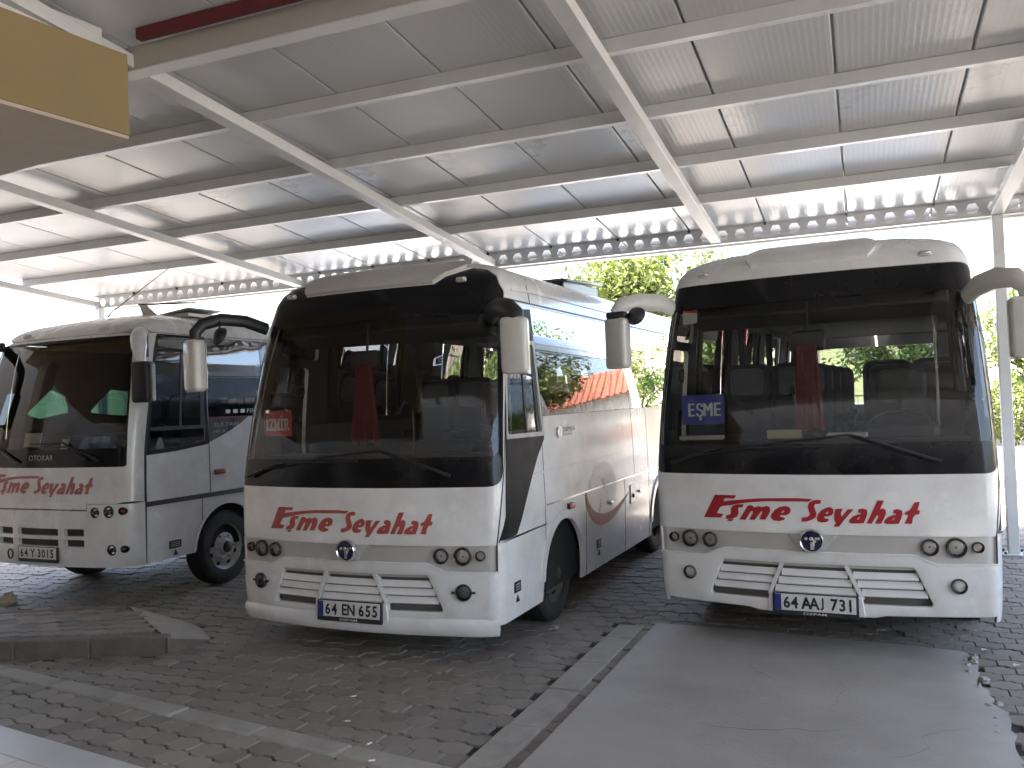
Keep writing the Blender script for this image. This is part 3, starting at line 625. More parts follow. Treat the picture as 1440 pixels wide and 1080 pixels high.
    bu = sh.patch('bumper', P if not capped else 'white_paint_b', root, bt, [gh], .009, .04, bevel=.006)
    strip(sh, 'bumper_lip', P, bu, [(-sN, .628), (sh.fs(-.755, .628), .628), (sh.fs(-.64, .680), .680), (sh.fs(-.60, .687), .687), (sh.fs(.60, .687), .687), (sh.fs(.64, .680), .680), (sh.fs(.755, .628), .628), (sN, .628)], .012, .014, .02)
    sh.patch('grille_mesh', 'grille_mesh', bu, sh.F([(-.78, .32), (.78, .32), (.66, .64), (-.66, .64)]), [], -.042)
    dv = lambda z: .205+(.61-z)/.254*.11
    edge = lambda z: .615+(.61-z)/.254*.11
    for j, zc in enumerate((.553, .497, .440)):
        for c_ in range(3):
            a0, a1 = ((-edge(zc), -dv(zc)-.018), (-dv(zc)+.018, dv(zc)-.018), (dv(zc)+.018, edge(zc)))[c_]
            b = MB(); n = 6; vv = []
            for i in range(n+1):
                a = a0+(a1-a0)*i/n
                vv += [sh.pos(sh.fs(a, zc), zc+.016, -.018), sh.pos(sh.fs(a, zc), zc-.024, .006), sh.pos(sh.fs(a, zc), zc-.032, -.002), sh.pos(sh.fs(a, zc), zc+.008, -.026)]
            ff = [(4*i+k, 4*i+4+k, 4*i+4+(k+1) % 4, 4*i+(k+1) % 4) for i in range(n) for k in range(4)]+[(0, 1, 2, 3), (4*n+3, 4*n+2, 4*n+1, 4*n)]
            b.add(vv, ff); b.build('slat', P, bu, smooth=30)
    for sg in (-1, 1):
        strip(sh, 'grille_divider', P, bu, [(sh.fs(sg*dv(.612), .6), .612), (sh.fs(sg*dv(.39), .4), .390)], .026, .008, .05)
    part('plate_recess', P, bu, lambda b: b.prism([(-.315, .275), (.315, .275), (.30, .405), (-.30, .405)], .002, .06, lambda x, y, z: (x, z, y)), bevel=.008)
    plate(root, (0, -.022, .345), numb, R(-3))
    for sg in (-1, 1):
        lamp(root, sh, sg*.713, .741, .052); lamp(root, sh, sg*.866, .740, .060); lamp(root, sh, sg*.99, .743, .034, style='amber', name='indicator')
        lamp(root, sh, sg*.868, .497, .056 if capped else .047, .010, 'fog_dark' if capped else 'head', 'fog_lamp', ear=capped)
    emblem(root, -.030, .772)
    part('emblem_base', 'silver_paint', root, lambda b: b.add([(-.17, .012, .812), (.17, .012, .812), (.07, -.004, .70), (-.07, -.004, .70), (-.15, .06, .812), (.15, .06, .812), (.06, .06, .70), (-.06, .06, .70)], [(3, 2, 1, 0), (4, 5, 6, 7), (0, 1, 5, 4), (1, 2, 6, 5), (2, 3, 7, 6), (3, 0, 4, 7)]), bevel=.01)
    script_on(sh, 'lettering', script_m, root, 0, .966)
    if lip:
        lp = [(sh.ss(.12, .28), .30), (sh.fs(-1.0, .3), .30)]
        b = MB(); n = 24; vv = []
        for i in range(n+1):
            s = -sN*1.0+2*sN*i/n
            vv += [sh.pos(s, .312, .012), sh.pos(s, .285, .034), sh.pos(s, .215, .040), sh.pos(s, .200, .030), sh.pos(s, .200, -.06), sh.pos(s, .312, -.06)]
        b.add(vv, [(6*i+k, 6*i+6+k, 6*i+6+(k+1) % 6, 6*i+(k+1) % 6) for i in range(n) for k in range(6)]+[(0, 1, 2, 3, 4, 5), tuple(6*n+k for k in (5, 4, 3, 2, 1, 0))])
        b.build('spoiler_lip', 'white_paint_b', root, smooth=40)
    # wipers
    for pts in ([(-.98, 1.285), (-.70, 1.375), (-.62, 1.385)], [(.80, 1.29), (.32, 1.46), (.25, 1.475)]):
        q = [sh.pos(sh.fs(a, z), z, .028) for a, z in pts]
        o = part('wiper', 'black_plastic', root, lambda b: b.tube(q, [.016, .009, .007], 6))
    q = [sh.pos(sh.fs(a, z), z, .016) for a, z in ((-.86, 1.335), (-.4, 1.392), (.08, 1.40))]; part('wiper_blade', 'black_plastic', root, lambda b: b.tube(q, .008, 6))
    q = [sh.pos(sh.fs(a, z), z, .016) for a, z in ((.62, 1.34), (.25, 1.475), (-.30, 1.425))]; part('wiper_blade', 'black_plastic', root, lambda b: b.tube(q, .008, 6))
    # mirrors
    if capped:
        ml = part('mirror_arm', 'black_plastic', root, lambda b: b.tube([(-1.0, .40, 2.45), (-1.06, .22, 2.505), (-1.15, .05, 2.515), (-1.235, -.06, 2.475), (-1.272, -.1, 2.41), (-1.275, -.1, 2.33)], [.042, .042, .042, .042, .04, .036], 10, flat=(.8, 1.2)), smooth=50)
        mirror_house(root, (-1.275, -.11, 2.155), (.165, .11, .40), 'cream_paint', R(-14))
        part('convex_mirror', 'black_plastic', root, lambda b: [b.tube([(-1.14, .02, 2.50), (-1.10, -.02, 2.43)], .008, 6), b.lathe([(.0, -.04), (.06, -.02), (.075, .01), (.0, .012)], (-1.10, -.03, 2.38), (.2, 1, -.5), 16)], smooth=50)
        part('mirror_arm', 'black_plastic', root, lambda b: b.tube([(1.02, .38, 2.40), (1.10, .24, 2.425), (1.22, .10, 2.425), (1.33, .0, 2.40), (1.385, -.03, 2.36), (1.385, -.03, 2.28)], [.05, .055, .06, .06, .06, .05], 10, flat=(1, 1.1)), smooth=50)
        mirror_house(root, (1.385, -.04, 2.15), (.175, .11, .37), 'cream_paint', R(10))
    else:
        part('mirror_arm', arm_m, root, lambda b: b.tube([(-1.0, .36, 2.45), (-1.05, .26, 2.49), (-1.17, .10, 2.50), (-1.28, .0, 2.475), (-1.32, -.02, 2.41)], [.05, .055, .05, .048, .04], 10, flat=(.7, 1.3)), smooth=50)
        part('mirror_joint', 'black_plastic', root, lambda b: rbox(b, (-1.315, -.01, 2.40), (.15, .09, .05), .02), smooth=50)
        mirror_house(root, (-1.32, 0, 2.19), (.175, .11, .38), 'cream_paint', R(-12))
        part('convex_mirror', 'black_plastic', root, lambda b: [b.tube([(-1.22, .06, 2.46), (-1.19, .03, 2.42)], .008, 6), b.lathe([(.0, -.04), (.06, -.02), (.075, .01), (.0, .012)], (-1.18, .02, 2.39), (.2, 1, -.5), 16)], smooth=50)
        part('mirror_arm', arm_m, root, lambda b: b.tube([(1.0, .36, 2.37), (1.06, .24, 2.42), (1.16, .10, 2.445), (1.26, .02, 2.43), (1.32, .0, 2.37), (1.32, .0, 2.30)], [.05, .06, .06, .055, .05, .04], 10, flat=(.7, 1.2)), smooth=50)
        mirror_house(root, (1.30, 0, 2.12), (.18, .11, .38), 'cream_paint', R(10))
    if capped: part('roof_hatch', 'dark_grey_panel', root, lambda b: [b.box((.25, 3.5, 3.02), (.85, 1.2, .03), Matrix.Rotation(R(4), 3, 'X')), b.box((.25, 3.5, 2.95), (.75, 1.1, .12))], bevel=.012)
    # underside
    part('chassis', 'under_black', root, lambda b: [b.box((0, 3.6, .52), (1.9, 6.5, .16)), b.box((.42, 3.6, .36), (.1, 6.0, .16)), b.box((-.42, 3.6, .36), (.1, 6.0, .16)), b.box((0, 1.375, .36), (1.8, .12, .12)), b.box((0, 4.54, .36), (1.8, .14, .14)), b.box((0, .45, .45), (1.7, .5, .2))])
    # cabin
    part('cabin_floor', 'interior_dark', root, lambda b: b.box((0, 3.9, .90), (2.08, 6.1, .05)))
    part('headlining', 'headlining', root, lambda b: b.box((0, 3.75, 2.515), (1.86, 6.3, .02)))
    part('front_console', 'interior_dark', root, lambda b: b.prism([(.50, 2.50), (.44, 2.36), (.75, 2.28), (.95, 2.50)], -.90, .90, lambda x, y, z: (z, x, y)), bevel=.02)
    part('dashboard', 'interior_dark', root, lambda b: b.prism([(.27, .90), (.25, 1.38), (.30, 1.435), (.60, 1.43), (.78, 1.36), (.82, .90)], -1.0, 1.0, lambda x, y, z: (z, x, y)), bevel=.03)
    part('instrument_hood', 'black_plastic', root, lambda b: b.prism([(.42, 1.42), (.48, 1.53), (.72, 1.50), (.80, 1.38)], .28, .80, lambda x, y, z: (z, x, y)), bevel=.04)
    rot = Matrix.Rotation(R(28), 3, 'X')
    part('steering_wheel', 'black_plastic', root, lambda b: [b.tube([Vector((.54, .86, 1.50))+rot @ Vector((.22*math.cos(2*math.pi*k/28), .0+.22*math.sin(2*math.pi*k/28), 0)) for k in range(29)], .016, 8), b.box(Vector((.54, .86, 1.49)), (.40, .06, .02), rot), b.tube([(.54, .80, 1.35), (.54, .86, 1.49)], .04, 8)], smooth=50)
    part('engine_cover', 'interior_grey', root, lambda b: b.box((0, 1.05, 1.08), (.5, .5, .32)), bevel=.04)
    seat(root, .54, 1.55, .82, 1.14, .48, True)
    for rw in range(4 if capped else 5):
        y = (2.75 if capped else 2.05)+.82*rw
        for a in (-.80, -.36, .36, .80):
            if a > 0 and rw == 0: continue
            seat(root, a, y, .92)
    part('interior_mirror', 'black_plastic', root, lambda b: [rbox(b, (-.02, .34, 2.14), (.25, .05, .15), .03), b.tube([(-.02, .36, 2.2), (-.02, .40, 2.42)], .01, 6)], smooth=50)
    part('red_pennant', 'red_cloth', root, lambda b: cloth(b, (-.02, .30, 2.11), .14, .20 if not capped else .24, .60), smooth=80)
    part('handrail', 'chrome', root, lambda b: [b.tube([(.80, 1.15, .95), (.80, 1.15, 2.48)], .014, 8), b.tube([(-.28, 1.45, .95), (-.28, 1.45, 1.75), (-.28, 1.30, 1.82), (-.28, 1.2, 1.75)], .014, 8)], smooth=50)
    for q in (-1, 1):
        for yy in (2.70, 4.2): part('curtain', 'interior_grey', root, lambda b: cloth(b, (q*.95, yy, 2.46), .08, .06, .75, .03, 8, 4, 2.5), smooth=80)
    # destination board clipped inside the glass, things lying on the dashboard
    return root, sh
def dest_board(bus, x0, x1, z0, z1, y0, y1, m, text, label, serif):
    rt = bus.matrix_basis.copy()
    e = empty('destination_board', bus.matrix_basis @ Vector(((x0+x1)/2, (y0+y1)/2, z0)), bus.rotation_euler.z+math.atan2(y1-y0, x1-x0)); tag(e, label, 'sign')
    wd = math.hypot(x1-x0, y1-y0); ht = z1-z0
    part('board', m, e, lambda b: b.box((0, 0, ht/2), (wd, .006, ht)), bevel=.004)
    part('sucker', 'lens_glass', e, lambda b: [b.lathe([(.022, 0), (.02, -.012), (.006, -.02)], (q*wd*.36, -.004, ht*.96), (0, 1, 0), 14) for q in (-1, 1)], smooth=40)
    if serif:
        bars = []
        def rc(x0, x1, y0, y1): return [(x0, y0), (x1, y0), (x1, y1), (x0, y1)]
        W = 1.0; s = .16
        glyph = {'I': ([rc(.14, .36, 0, 1), rc(0, .5, 0, s), rc(0, .5, 1-s, 1)], .5), 'İ': ([rc(.14, .36, 0, 1), rc(0, .5, 0, s), rc(0, .5, 1-s, 1), rc(.15, .35, 1.10, 1.26)], .5),
                 'Z': ([rc(0, .72, 0, s), rc(0, .72, 1-s, 1), [(.0, s*.6), (.26, s*.6), (.74, 1-s*.6), (.48, 1-s*.6)], rc(.60, .72, 0, .32), rc(0, .12, .68, 1)], .72),
                 'M': ([rc(.08, .26, 0, 1), rc(.74, .96, 0, 1), [(.08, 1), (.34, 1), (.62, .25), (.44, .0)], [(.44, 0), (.56, 0), (.94, 1), (.72, 1)], rc(0, .34, 0, s), rc(.66, 1.04, 0, s), rc(0, .2, 1-s, 1), rc(.86, 1.04, 1-s, 1)], 1.04),
                 'R': ([rc(.10, .32, 0, 1), rc(0, .44, 0, s), rc(0, .5, 1-s, 1), rc(.3, .6, .44, .58), [(.46, 1), (.64, .96), (.74, .84), (.74, .66), (.64, .52), (.5, .46), (.5, .58), (.54, .66), (.54, .80), (.48, .86)], [(.42, .46), (.62, .46), (.80, .14), (.86, 0), (.66, 0), (.58, .16)], rc(.62, .9, 0, s*.8)], .88)}
        tot = sum(glyph[c][1] for c in text)+.08*(len(text)-1); k = wd*.86/tot; x = -wd*.43; h = ht*.46
        for c in text:
            G, adv = glyph[c]; b = MB(); polys = [[(px*k+x, py*h+ht*.22) for px, py in p] for p in G]
            V = [q for p in polys for q in p]; E = []; o = 0
            for p in polys: E += [(o+i, o+(i+1) % len(p)) for i in range(len(p))]; o += len(p)
            res = delaunay_2d_cdt([Vector(q) for q in V], E, [], 0, 1e-6); vs = [(q.x, q.y) for q in res[0]]
            C = np.array([[sum(vs[i][0] for i in f)/3, sum(vs[i][1] for i in f)/3] for f in res[2]]); ok = np.zeros(len(C), bool)
            for p in polys: ok |= inside(C, p)
            b.add([(px, -.0045, pz) for px, pz in vs], [tuple(f) for f, q in zip(res[2], ok) if q]); b.build('letter', 'letter_white', e, fix=False); x += (adv+.08)*k
    else:
        n = len(text); cw = wd*.78/n; ws_ = {'E': .72, 'M': 1.05, 'Ş': .82}
        x = -wd*.36
        for c in text:
            V, F_ = text_flat(c, cw*ws_.get(c, .8), ht*(.44 if c != 'Ş' else .58)); b = MB(); dz = -.07*ht if c == 'Ş' else 0
            for dx in (-.004, 0, .004): b.add([(x+cw*.5+p[0]*.95+dx, -.0045-.0004*(dx > 0)-.0008*(dx < 0), ht*.5+dz+p[1]) for p in V], F_)
            b.build('letter', 'letter_white', e, fix=False); x += cw*(1.12 if c == 'M' else 1.0)
    return e

# ------------------------------------------------------------------ the square-shouldered bus at the left
def left_bus(loc, rz):
    vs = [.25, .40, .90, 1.30, 1.60, 2.10, 2.50, 2.60, 2.68, 2.75, 2.82, 2.88, 2.95]
    zs = [.25, .40, .90, 1.30, 1.60, 2.10, 2.50, 2.60, 2.68, 2.745, 2.80, 2.85, 2.89]
    ws = [1.06, 1.085, 1.10, 1.10, 1.095, 1.07, 1.03, 1.005, .96, .88, .70, .42, .004]
    fs = [.03, .01, .0, .02, .05, .14, .24, .29, .38, .52, .74, 1.0, 1.4]
    rd = [.16, .16, .16, .16, .16, .17, .18, .18, .18, .18, .18, .18, .003]
    sh = Shell(vs, zs, ws, fs, rd, .10, 7.1)
    root = empty('midibus', (*loc, 0), rz)
    tag(root, 'white square shouldered midibus at far left with black door windows and faded red lettering', 'bus', 'buses parked side by side under the canopy')
    P = 'white_paint_b'; Sx = sh.ss(sh.L, 1.0)
    WS = sh.F(rpoly([(-1.04, 1.325), (1.04, 1.325), (.945, 2.565), (-.945, 2.565)], [.03, .03, .05, .05]))
    GL = sh.F(rpoly([(-1.02, 1.50), (1.02, 1.50), (.93, 2.545), (-.93, 2.545)], .02))
    arches = [sh.S([(c-.46, .1), (c+.46, .1)]+arc(c, .40, .44, 0, 180, 14), sg) for sg in (1, -1) for c in (1.353, 4.75)]
    dw = [(.355, 1.455), (.70, 1.470), (1.08, 1.512), (1.155, 2.39), (.535, 2.43)]
    dwH = sh.S(dw); qw = sh.S([(.55, 2.455), (1.158, 2.425), (1.165, 2.555), (.575, 2.57)])
    bandR = sh.S([(1.135, 1.745), (6.6, 1.745), (6.6, 2.575), (1.195, 2.575)]); bandL = sh.S([(.45, 1.60), (6.6, 1.60), (6.6, 2.56), (.60, 2.56)], -1)
    out = [(-Sx, .40), (Sx, .40), (Sx, 2.59), (-Sx, 2.59)]
    lowcut = [(-sh.ss(.285, .6), .30), (sh.ss(.285, .6), .30), (sh.ss(.285, .6), .985), (-sh.ss(.285, .6), .985)]
    sh.patch('body', P, root, out, [WS, dwH, qw, bandR, bandL, lowcut]+arches, 0, .02, inner='interior_dark')
    sh.patch('roof', P, root, [(-Sx, 2.597), (Sx, 2.597), (Sx, 2.948), (-Sx, 2.948)], [], .004, .02, inner='interior_dark')
    rear_wall(sh, root, .40, P, rpoly([(-.86, 1.55), (.86, 1.55), (.80, 2.36), (-.80, 2.36)], .08), 'side_glass')
    sh.patch('windshield_surround', 'frit_black', root, WS, [GL], -.003, .008)
    sh.patch('windshield', 'windshield_glass', root, GL, [], -.006)
    V, F_ = text_flat('OTOKAR', .34, .052); MB().add([sh.pos(sh.fs(.03+x, 1.42), 1.42+y, .002) for x, y in V], F_).build('maker_lettering', 'letter_grey', root, fix=False)
    # nose: lower hood edge is a real step, the bumper sits under it
    sB = sh.ss(.278, .6)
    hood = [(-sB, 1.0), (sh.fs(-.625, 1.), .995), (sh.fs(-.625, .935), .935), (0, .942), (sh.fs(.625, .935), .935), (sh.fs(.625, 1.), .995), (sB, 1.0)]
    sh.patch('hood_edge', P, root, [(-sh.fs(.625, .95), .93), (0, .936), (sh.fs(.625, .95), .93), (sh.fs(.625, 1.), 1.01), (-sh.fs(.625, 1.), 1.01)], [], .002, .02)
    bt = [(-sB, .395), (sB, .395), (sB, .985), (sh.fs(.64, .98), .980), (sh.fs(.64, .92), .920), (0, .927), (sh.fs(-.64, .92), .920), (sh.fs(-.64, .98), .980), (-sB, .985)]
    cells = [sh.F(rpoly([(x0, z0), (x1, z0), (x1, z1), (x0, z1)], .01, 3)) for x0, x1 in ((-.60, -.36), (-.285, .285), (.36, .60)) for z0, z1 in ((.585, .650), (.685, .752))]
    lh = [(q*a, z, rr) for q in (-1, 1) for a, z, rr in ((.73, .905, .050), (.88, .912, .056), (1.015, .918, .036), (.90, .560, .050), (1.02, .568, .034))]
    lc = [[(sh.fs(a+rr*1.02*math.cos(2*math.pi*k/20), z), z+rr*1.02*math.sin(2*math.pi*k/20)) for k in range(20)] for a, z, rr in lh]
    bu = sh.patch('bumper', P, root, bt, cells+lc, .012, .04)
    sh.patch('seam_backing', 'under_black', root, [(-sB, .42), (sB, .42), (sB, 1.02), (-sB, 1.02)], [], -.034, .004)
    sh.patch('grille_panel', 'grille_dark', bu, sh.F([(-.66, .56), (.66, .56), (.66, .78), (-.66, .78)]), [], -.028, .004)
    for a, z, rr in lh:
        lamp(root, sh, a, z, rr, -.006, 'amber' if rr < .04 and z > .8 else 'head', 'headlight' if z > .8 else 'fog_lamp')
    plate(root, (.02, -.03, .512), '64 Y 3015', 0, None, False)
    part('tow_ring', 'hub_dark', root, lambda b: b.tube([(-.36+.035*math.cos(R(a)), -.03, .50+.045*math.sin(R(a))) for a in range(0, 361, 30)], .008, 6), smooth=50)
    rl = [[[(sh.fs(a*1.02+.02, 1.2), 1.155+(z-.966)*1.08) for a, z in rg] for rg in rings] for rings in SCRIPT]
    sh.decal('lettering', 'script_pink', root, rl)
    part('marker_lamp', 'silver_paint', root, lambda b: rbox(b, sh.pos(sh.fs(.55, 2.63), 2.635, .01), (.10, .03, .045), .012), smooth=50)
    part('marker_lamp', 'silver_paint', root, lambda b: rbox(b, sh.pos(sh.fs(-.55, 2.63), 2.635, .01), (.10, .03, .045), .012), smooth=50)
    # right flank
    sh.patch('upper_window', 'side_glass', root, qw, [], -.004)
    sh.patch('window_trim', 'black_panel', root, sh.S([(.315, 1.415), (.70, 1.432), (1.075, 1.470), (1.128, 1.478), (1.19, 2.58), (.57, 2.58), (.50, 2.42)]), [dwH, qw], .004, .012)
    sh.patch('driver_window', 'clear_glass', root, dwH, [], -.004)
    strip(sh, 'window_bar', 'black_plastic', root, [(sh.ss(.35, 1.655), 1.66), (sh.ss(1.10, 1.655), 1.655)], .035, .003)
    strip(sh, 'window_bar', 'black_plastic', root, [(sh.ss(.755, 1.67), 1.67), (sh.ss(.85, 2.41), 2.41)], .03, .003)
    strip(sh, 'window_bar', 'black_plastic', root, [(sh.ss(1.05, 1.67), 1.67), (sh.ss(1.11, 2.39), 2.39)], .06, .003)
    sh.patch('dark_flank_panel', 'dark_grey_panel', root, sh.S([(1.132, 1.492), (1.39, 1.578), (1.61, 1.675), (1.72, 1.738), (1.132, 1.738)]), [], .003, .003)
    strip(sh, 'red_line', 'script_red', root, [(sh.ss(1.135, 1.742), 1.742), (sh.ss(1.95, 1.742), 1.742)], .008, .004)
    sh.text('model_lettering', 'letter_grey', root, 'SULTAN', sh.ss(1.38, 1.66), 1.665, .36, .042, .005)
    sh.text('model_number', 'letter_grey', root, '185 S', sh.ss(1.27, 1.6), 1.598, .16, .028, .005)
    hl = [sh.S(rpoly([(x0, 1.78), (x1, 1.78), (x1, 2.50), (x0, 2.50)], .04), 1) for x0, x1 in ((1.45, 1.95), (2.06, 2.6), (2.85, 4.0), (4.25, 5.4), (5.65, 6.5))]
    sh.patch('window_frame', 'black_panel', root, bandR, hl, -.022, .02)
    for x0, x1 in ((1.137, 2.0), (2.008, 2.72), (2.728, 4.12), (4.128, 5.52), (5.528, 6.597)):
        sh.patch('side_window', 'side_glass' if x0 < 1.5 else 'clear_glass', root, sh.S([(x0, 1.748), (x1, 1.748), (x1, 2.572), (x0+(.06 if x0 < 1.2 else 0), 2.572)]), [], -.003)
    sh.text('class_lettering', 'letter_white', root, 'FIRST CLASS', sh.ss(1.98, 1.8), 1.80, .55, .045, .003)
    part('pictogram', 'letter_white', root, lambda b: [b.box(sh.pos(sh.ss(1.42+.11*k, 1.8), 1.80, .002), (.003, .065, .04)) for k in range(3)])
    strip(sh, 'moulding', 'black_plastic', root, [(sh.ss(.30, .955), .955), (sh.ss(.96, .955), .955)], .045, .012, .014)
    strip(sh, 'moulding', 'black_plastic', root, [(sh.ss(.96, .955), .955), (Sx*.999, .955)], .045, .012, .014)
    strip(sh, 'door_seal', 'dark_rubber', root, [(sh.ss(.29, .41), .41), (sh.ss(.295, 1.0), 1.0), (sh.ss(.31, 1.45), 1.45), (sh.ss(.485, 2.3), 2.3), (sh.ss(.565, 2.56), 2.56)], .022, .006, .012)
    for bb, v0, v1 in ((1.005, .40, .93), (1.125, .98, 1.47), (2.0, .40, .93), (3.1, .40, .93), (1.11, 2.6, 2.72)):
        strip(sh, 'panel_seam', 'under_black', root, [(sh.ss(bb, v0), v0), (sh.ss(bb, v1), v1)], .008, .002 if v0 < 2 else .0065, .004)
    q = sh.pos(sh.ss(1.25, 1.18), 1.18, .008)
    o = part('side_marker', 'black_plastic', root, lambda b: b.box(q, (.03, .14, .05)), bevel=.006)
    part('lens', 'red_lens', o, lambda b: b.box(q+Vector((.012, -.02, 0)), (.02, .10, .036)), bevel=.005); part('lens', 'amber', o, lambda b: b.box(q+Vector((.012, .05, 0)), (.02, .035, .036)), bevel=.005)
    q2 = sh.pos(sh.ss(.64, .53), .53, .004); o = part('tyre_label', 'letter_black', root, lambda b: b.box(q2, (.004, .15, .075)))
    part('print', 'letter_grey', o, lambda b: [b.box(q2+Vector((.002, 0, -.018+.018*k)), (.003, .11, .006)) for k in range(3)])
    part('jack_mark', 'letter_black', root, lambda b: b.prism([(-.03, -.025), (.03, -.025), (0, .03)], 0, .004, lambda x, y, z: (q2.x+z, q2.y+x, q2.z-.08+y)))
    rl = [[[(sh.ss(2.75, 1.4)+(a+.04)*1.0, 1.42+(z-.966)*1.0) for a, z in rg] for rg in rings] for rings in SCRIPT]
    sh.decal('flank_lettering', 'script_pink', root, rl)
    for x0, x1, mm in ((2.05, 2.68, 'curtain_pale_fill'), (2.78, 4.05, 'curtain_pale_fill'), (4.18, 5.46, 'curtain_peach'), (5.58, 6.5, 'curtain_peach')):  # foremost pale one is added to brighten the glass like a reflection
        sh.patch('window_curtain', mm, root, sh.S([(x0, 1.76), (x1, 1.76), (x1, 2.40 if mm == 'curtain_peach' else 2.5), (x0, 2.40 if mm == 'curtain_peach' else 2.5)]), [], -.05)
    # left flank
    hl = [sh.S(rpoly([(x0, 1.85), ((x0+x1)/2-.1, 1.80), (x1, 1.86), (x1-.05, 2.04), (x0+.30, 2.12)], .03), -1) for x0, x1 in ((.66, 1.2), (1.45, 2.6), (2.85, 4.0), (4.25, 5.4), (5.65, 6.5))]
    sh.patch('window_frame', 'black_panel', root, bandL, hl, -.022, .02)
    for x0, x1 in ((.60, 1.3), (1.308, 2.72), (2.728, 4.12), (4.128, 5.52), (5.528, 6.597)):
        sh.patch('side_window', 'teal_glass', root, sh.S([(x0, 1.604), (x1, 1.604), (x1, 2.556), (x0, 2.556)], -1), [], -.003)
    for sg in (1, -1):
        for cc in (1.353, 4.75):
            sh.patch('wheel_arch', P, root, sh.S(arc(cc, .40, .475, 2, 178, 16)+arc(cc, .40, .442, 178, 2, 16), sg), [], .010, .02)
            part('wheel_well', 'under_black', root, lambda b: b.prism(arc(cc, .40, .48, 0, 180, 16)+[(cc-.48, .42), (cc+.48, .42)], sg*.58, sg*1.04, lambda x, y, z: (z, x, y)))
        wheel(root, sg*.97, 1.353, sg, True, 'steel_rim'); wheel(root, sg*.97, 4.75, sg, False, 'steel_rim')
        part('side_lining', 'interior_grey', root, lambda b: b.box((sg*1.03, 3.9, 1.30), (.02, 5.4, .60)))
    # mirrors: a white arm hooking down over the driver's pillar, a black one on the other side
    part('mirror_arm', P, root, lambda b: b.tube([(.92, .50, 2.585), (1.02, .36, 2.575), (1.11, .26, 2.52), (1.16, .22, 2.43), (1.19, .20, 2.35), (1.21, .20, 2.28)], [.05, .07, .075, .07, .055, .04], 10, flat=(1, .9)), smooth=50)
    part('mirror_mount', 'black_plastic', root, lambda b: b.box((1.10, .34, 2.45), (.04, .07, .22)), bevel=.01)
    mirror_house(root, (1.225, .20, 2.10), (.18, .13, .38), 'black_plastic', R(14))
    part('mirror_arm', 'black_plastic', root, lambda b: b.tube([(-.93, .36, 2.56), (-1.02, .12, 2.54), (-1.08, -.04, 2.46), (-1.10, -.08, 2.34), (-1.10, -.08, 2.2)], [.05, .06, .06, .055, .045], 10), smooth=50)
    mirror_house(root, (-1.12, -.08, 2.00), (.19, .12, .42), 'black_plastic', R(-14))
    for pts in ([(.78, 1.38), (.42, 1.52), (.10, 1.53)], [(-.30, 1.38), (-.60, 1.50), (-.95, 1.51)], [(.62, 1.40), (.34, 1.56), (-.1, 1.555)]):
        q = [sh.pos(sh.fs(a, z), z, .022) for a, z in pts]; part('wiper', 'black_plastic', root, lambda b: b.tube(q, [.014, .009, .007], 6))
    # on the roof
    part('antenna', 'black_plastic', root, lambda b: b.tube([(.02, .85, 2.84), (.06, .88, 2.90), (.62, 1.15, 3.35)], [.010, .006, .003], 6))
    part('roof_bracket', 'silver_paint', root, lambda b: b.add([(.30, 1.05, 2.83), (.50, 1.05, 2.83), (.27, 1.1, 2.97), (.19, 1.1, 2.98), (.30, 1.10, 2.83), (.50, 1.10, 2.83), (.27, 1.15, 2.97), (.19, 1.15, 2.98)], [(3, 2, 1, 0), (4, 5, 6, 7), (0, 1, 5, 4), (1, 2, 6, 5), (2, 3, 7, 6), (3, 0, 4, 7)]), bevel=.012)
    part('roof_bar', 'black_plastic', root, lambda b: b.tube([(.17, 1.12, 2.985), (.75, 1.35, 2.975)], .009, 6))
    part('roof_hatch', 'silver_paint', root, lambda b: [b.box((.22, 1.75, 2.925), (.55, .5, .022), Matrix.Rotation(R(-6), 3, 'Y')), b.box((.22, 1.75, 2.89), (.45, .42, .05))], bevel=.01)
    part('chassis', 'under_black', root, lambda b: [b.box((0, 3.6, .58), (1.9, 6.6, .16)), b.box((.42, 3.6, .42), (.1, 6.0, .16)), b.box((-.42, 3.6, .42), (.1, 6.0, .16)), b.box((0, 1.353, .36), (1.8, .12, .12)), b.box((0, 4.75, .36), (1.8, .14, .14)), b.box((0, .5, .50), (1.6, .5, .2))])
    part('cabin_floor', 'interior_dark', root, lambda b: b.box((0, 3.9, .95), (2.04, 6.2, .05)))
    part('headlining', 'headlining', root, lambda b: b.box((0, 3.85, 2.555), (1.80, 6.3, .02)))
    part('dashboard', 'interior_dark', root, lambda b: b.prism([(.22, .95), (.21, 1.43), (.28, 1.47), (.60, 1.46), (.78, 1.40), (.82, .95)], -.99, .99, lambda x, y, z: (z, x, y)), bevel=.03)
    rot = Matrix.Rotation(R(32), 3, 'X')
    part('steering_wheel', 'black_plastic', root, lambda b: [b.tube([Vector((.56, .80, 1.56))+rot @ Vector((.23*math.cos(2*math.pi*k/28), .23*math.sin(2*math.pi*k/28), 0)) for k in range(29)], .016, 8), b.box(Vector((.56, .80, 1.55)), (.42, .06, .02), rot)], smooth=50)
    seat(root, .54, 1.5, .90, 1.14, .48, True)
    for rw in range(5):
        for a in (-.76, -.34, .34, .76):
            if a > 0 and rw == 0: continue
            seat(root, a, 2.1+.82*rw, .97, 1.05)
    part('dash_towel', 'towel', root, lambda b: cloth(b, (.30, .48, 1.60), .34, .46, .14, .09, 16, 6, 3), smooth=80)
    part('paper_card', 'paper', root, lambda b: [b.box((-.42, .28, 1.585), (.24, .005, .14), Matrix.Rotation(R(-12), 3, 'X')), b.box((.02, .30, 1.53), (.10, .005, .12), Matrix.Rotation(R(-20), 3, 'X'))])
    part('plastic_bag', 'paper', root, lambda b: cloth(b, (1.03, .55, 1.57), .02, .03, .10, .05, 10, 5, 2), smooth=80)
    return root, sh
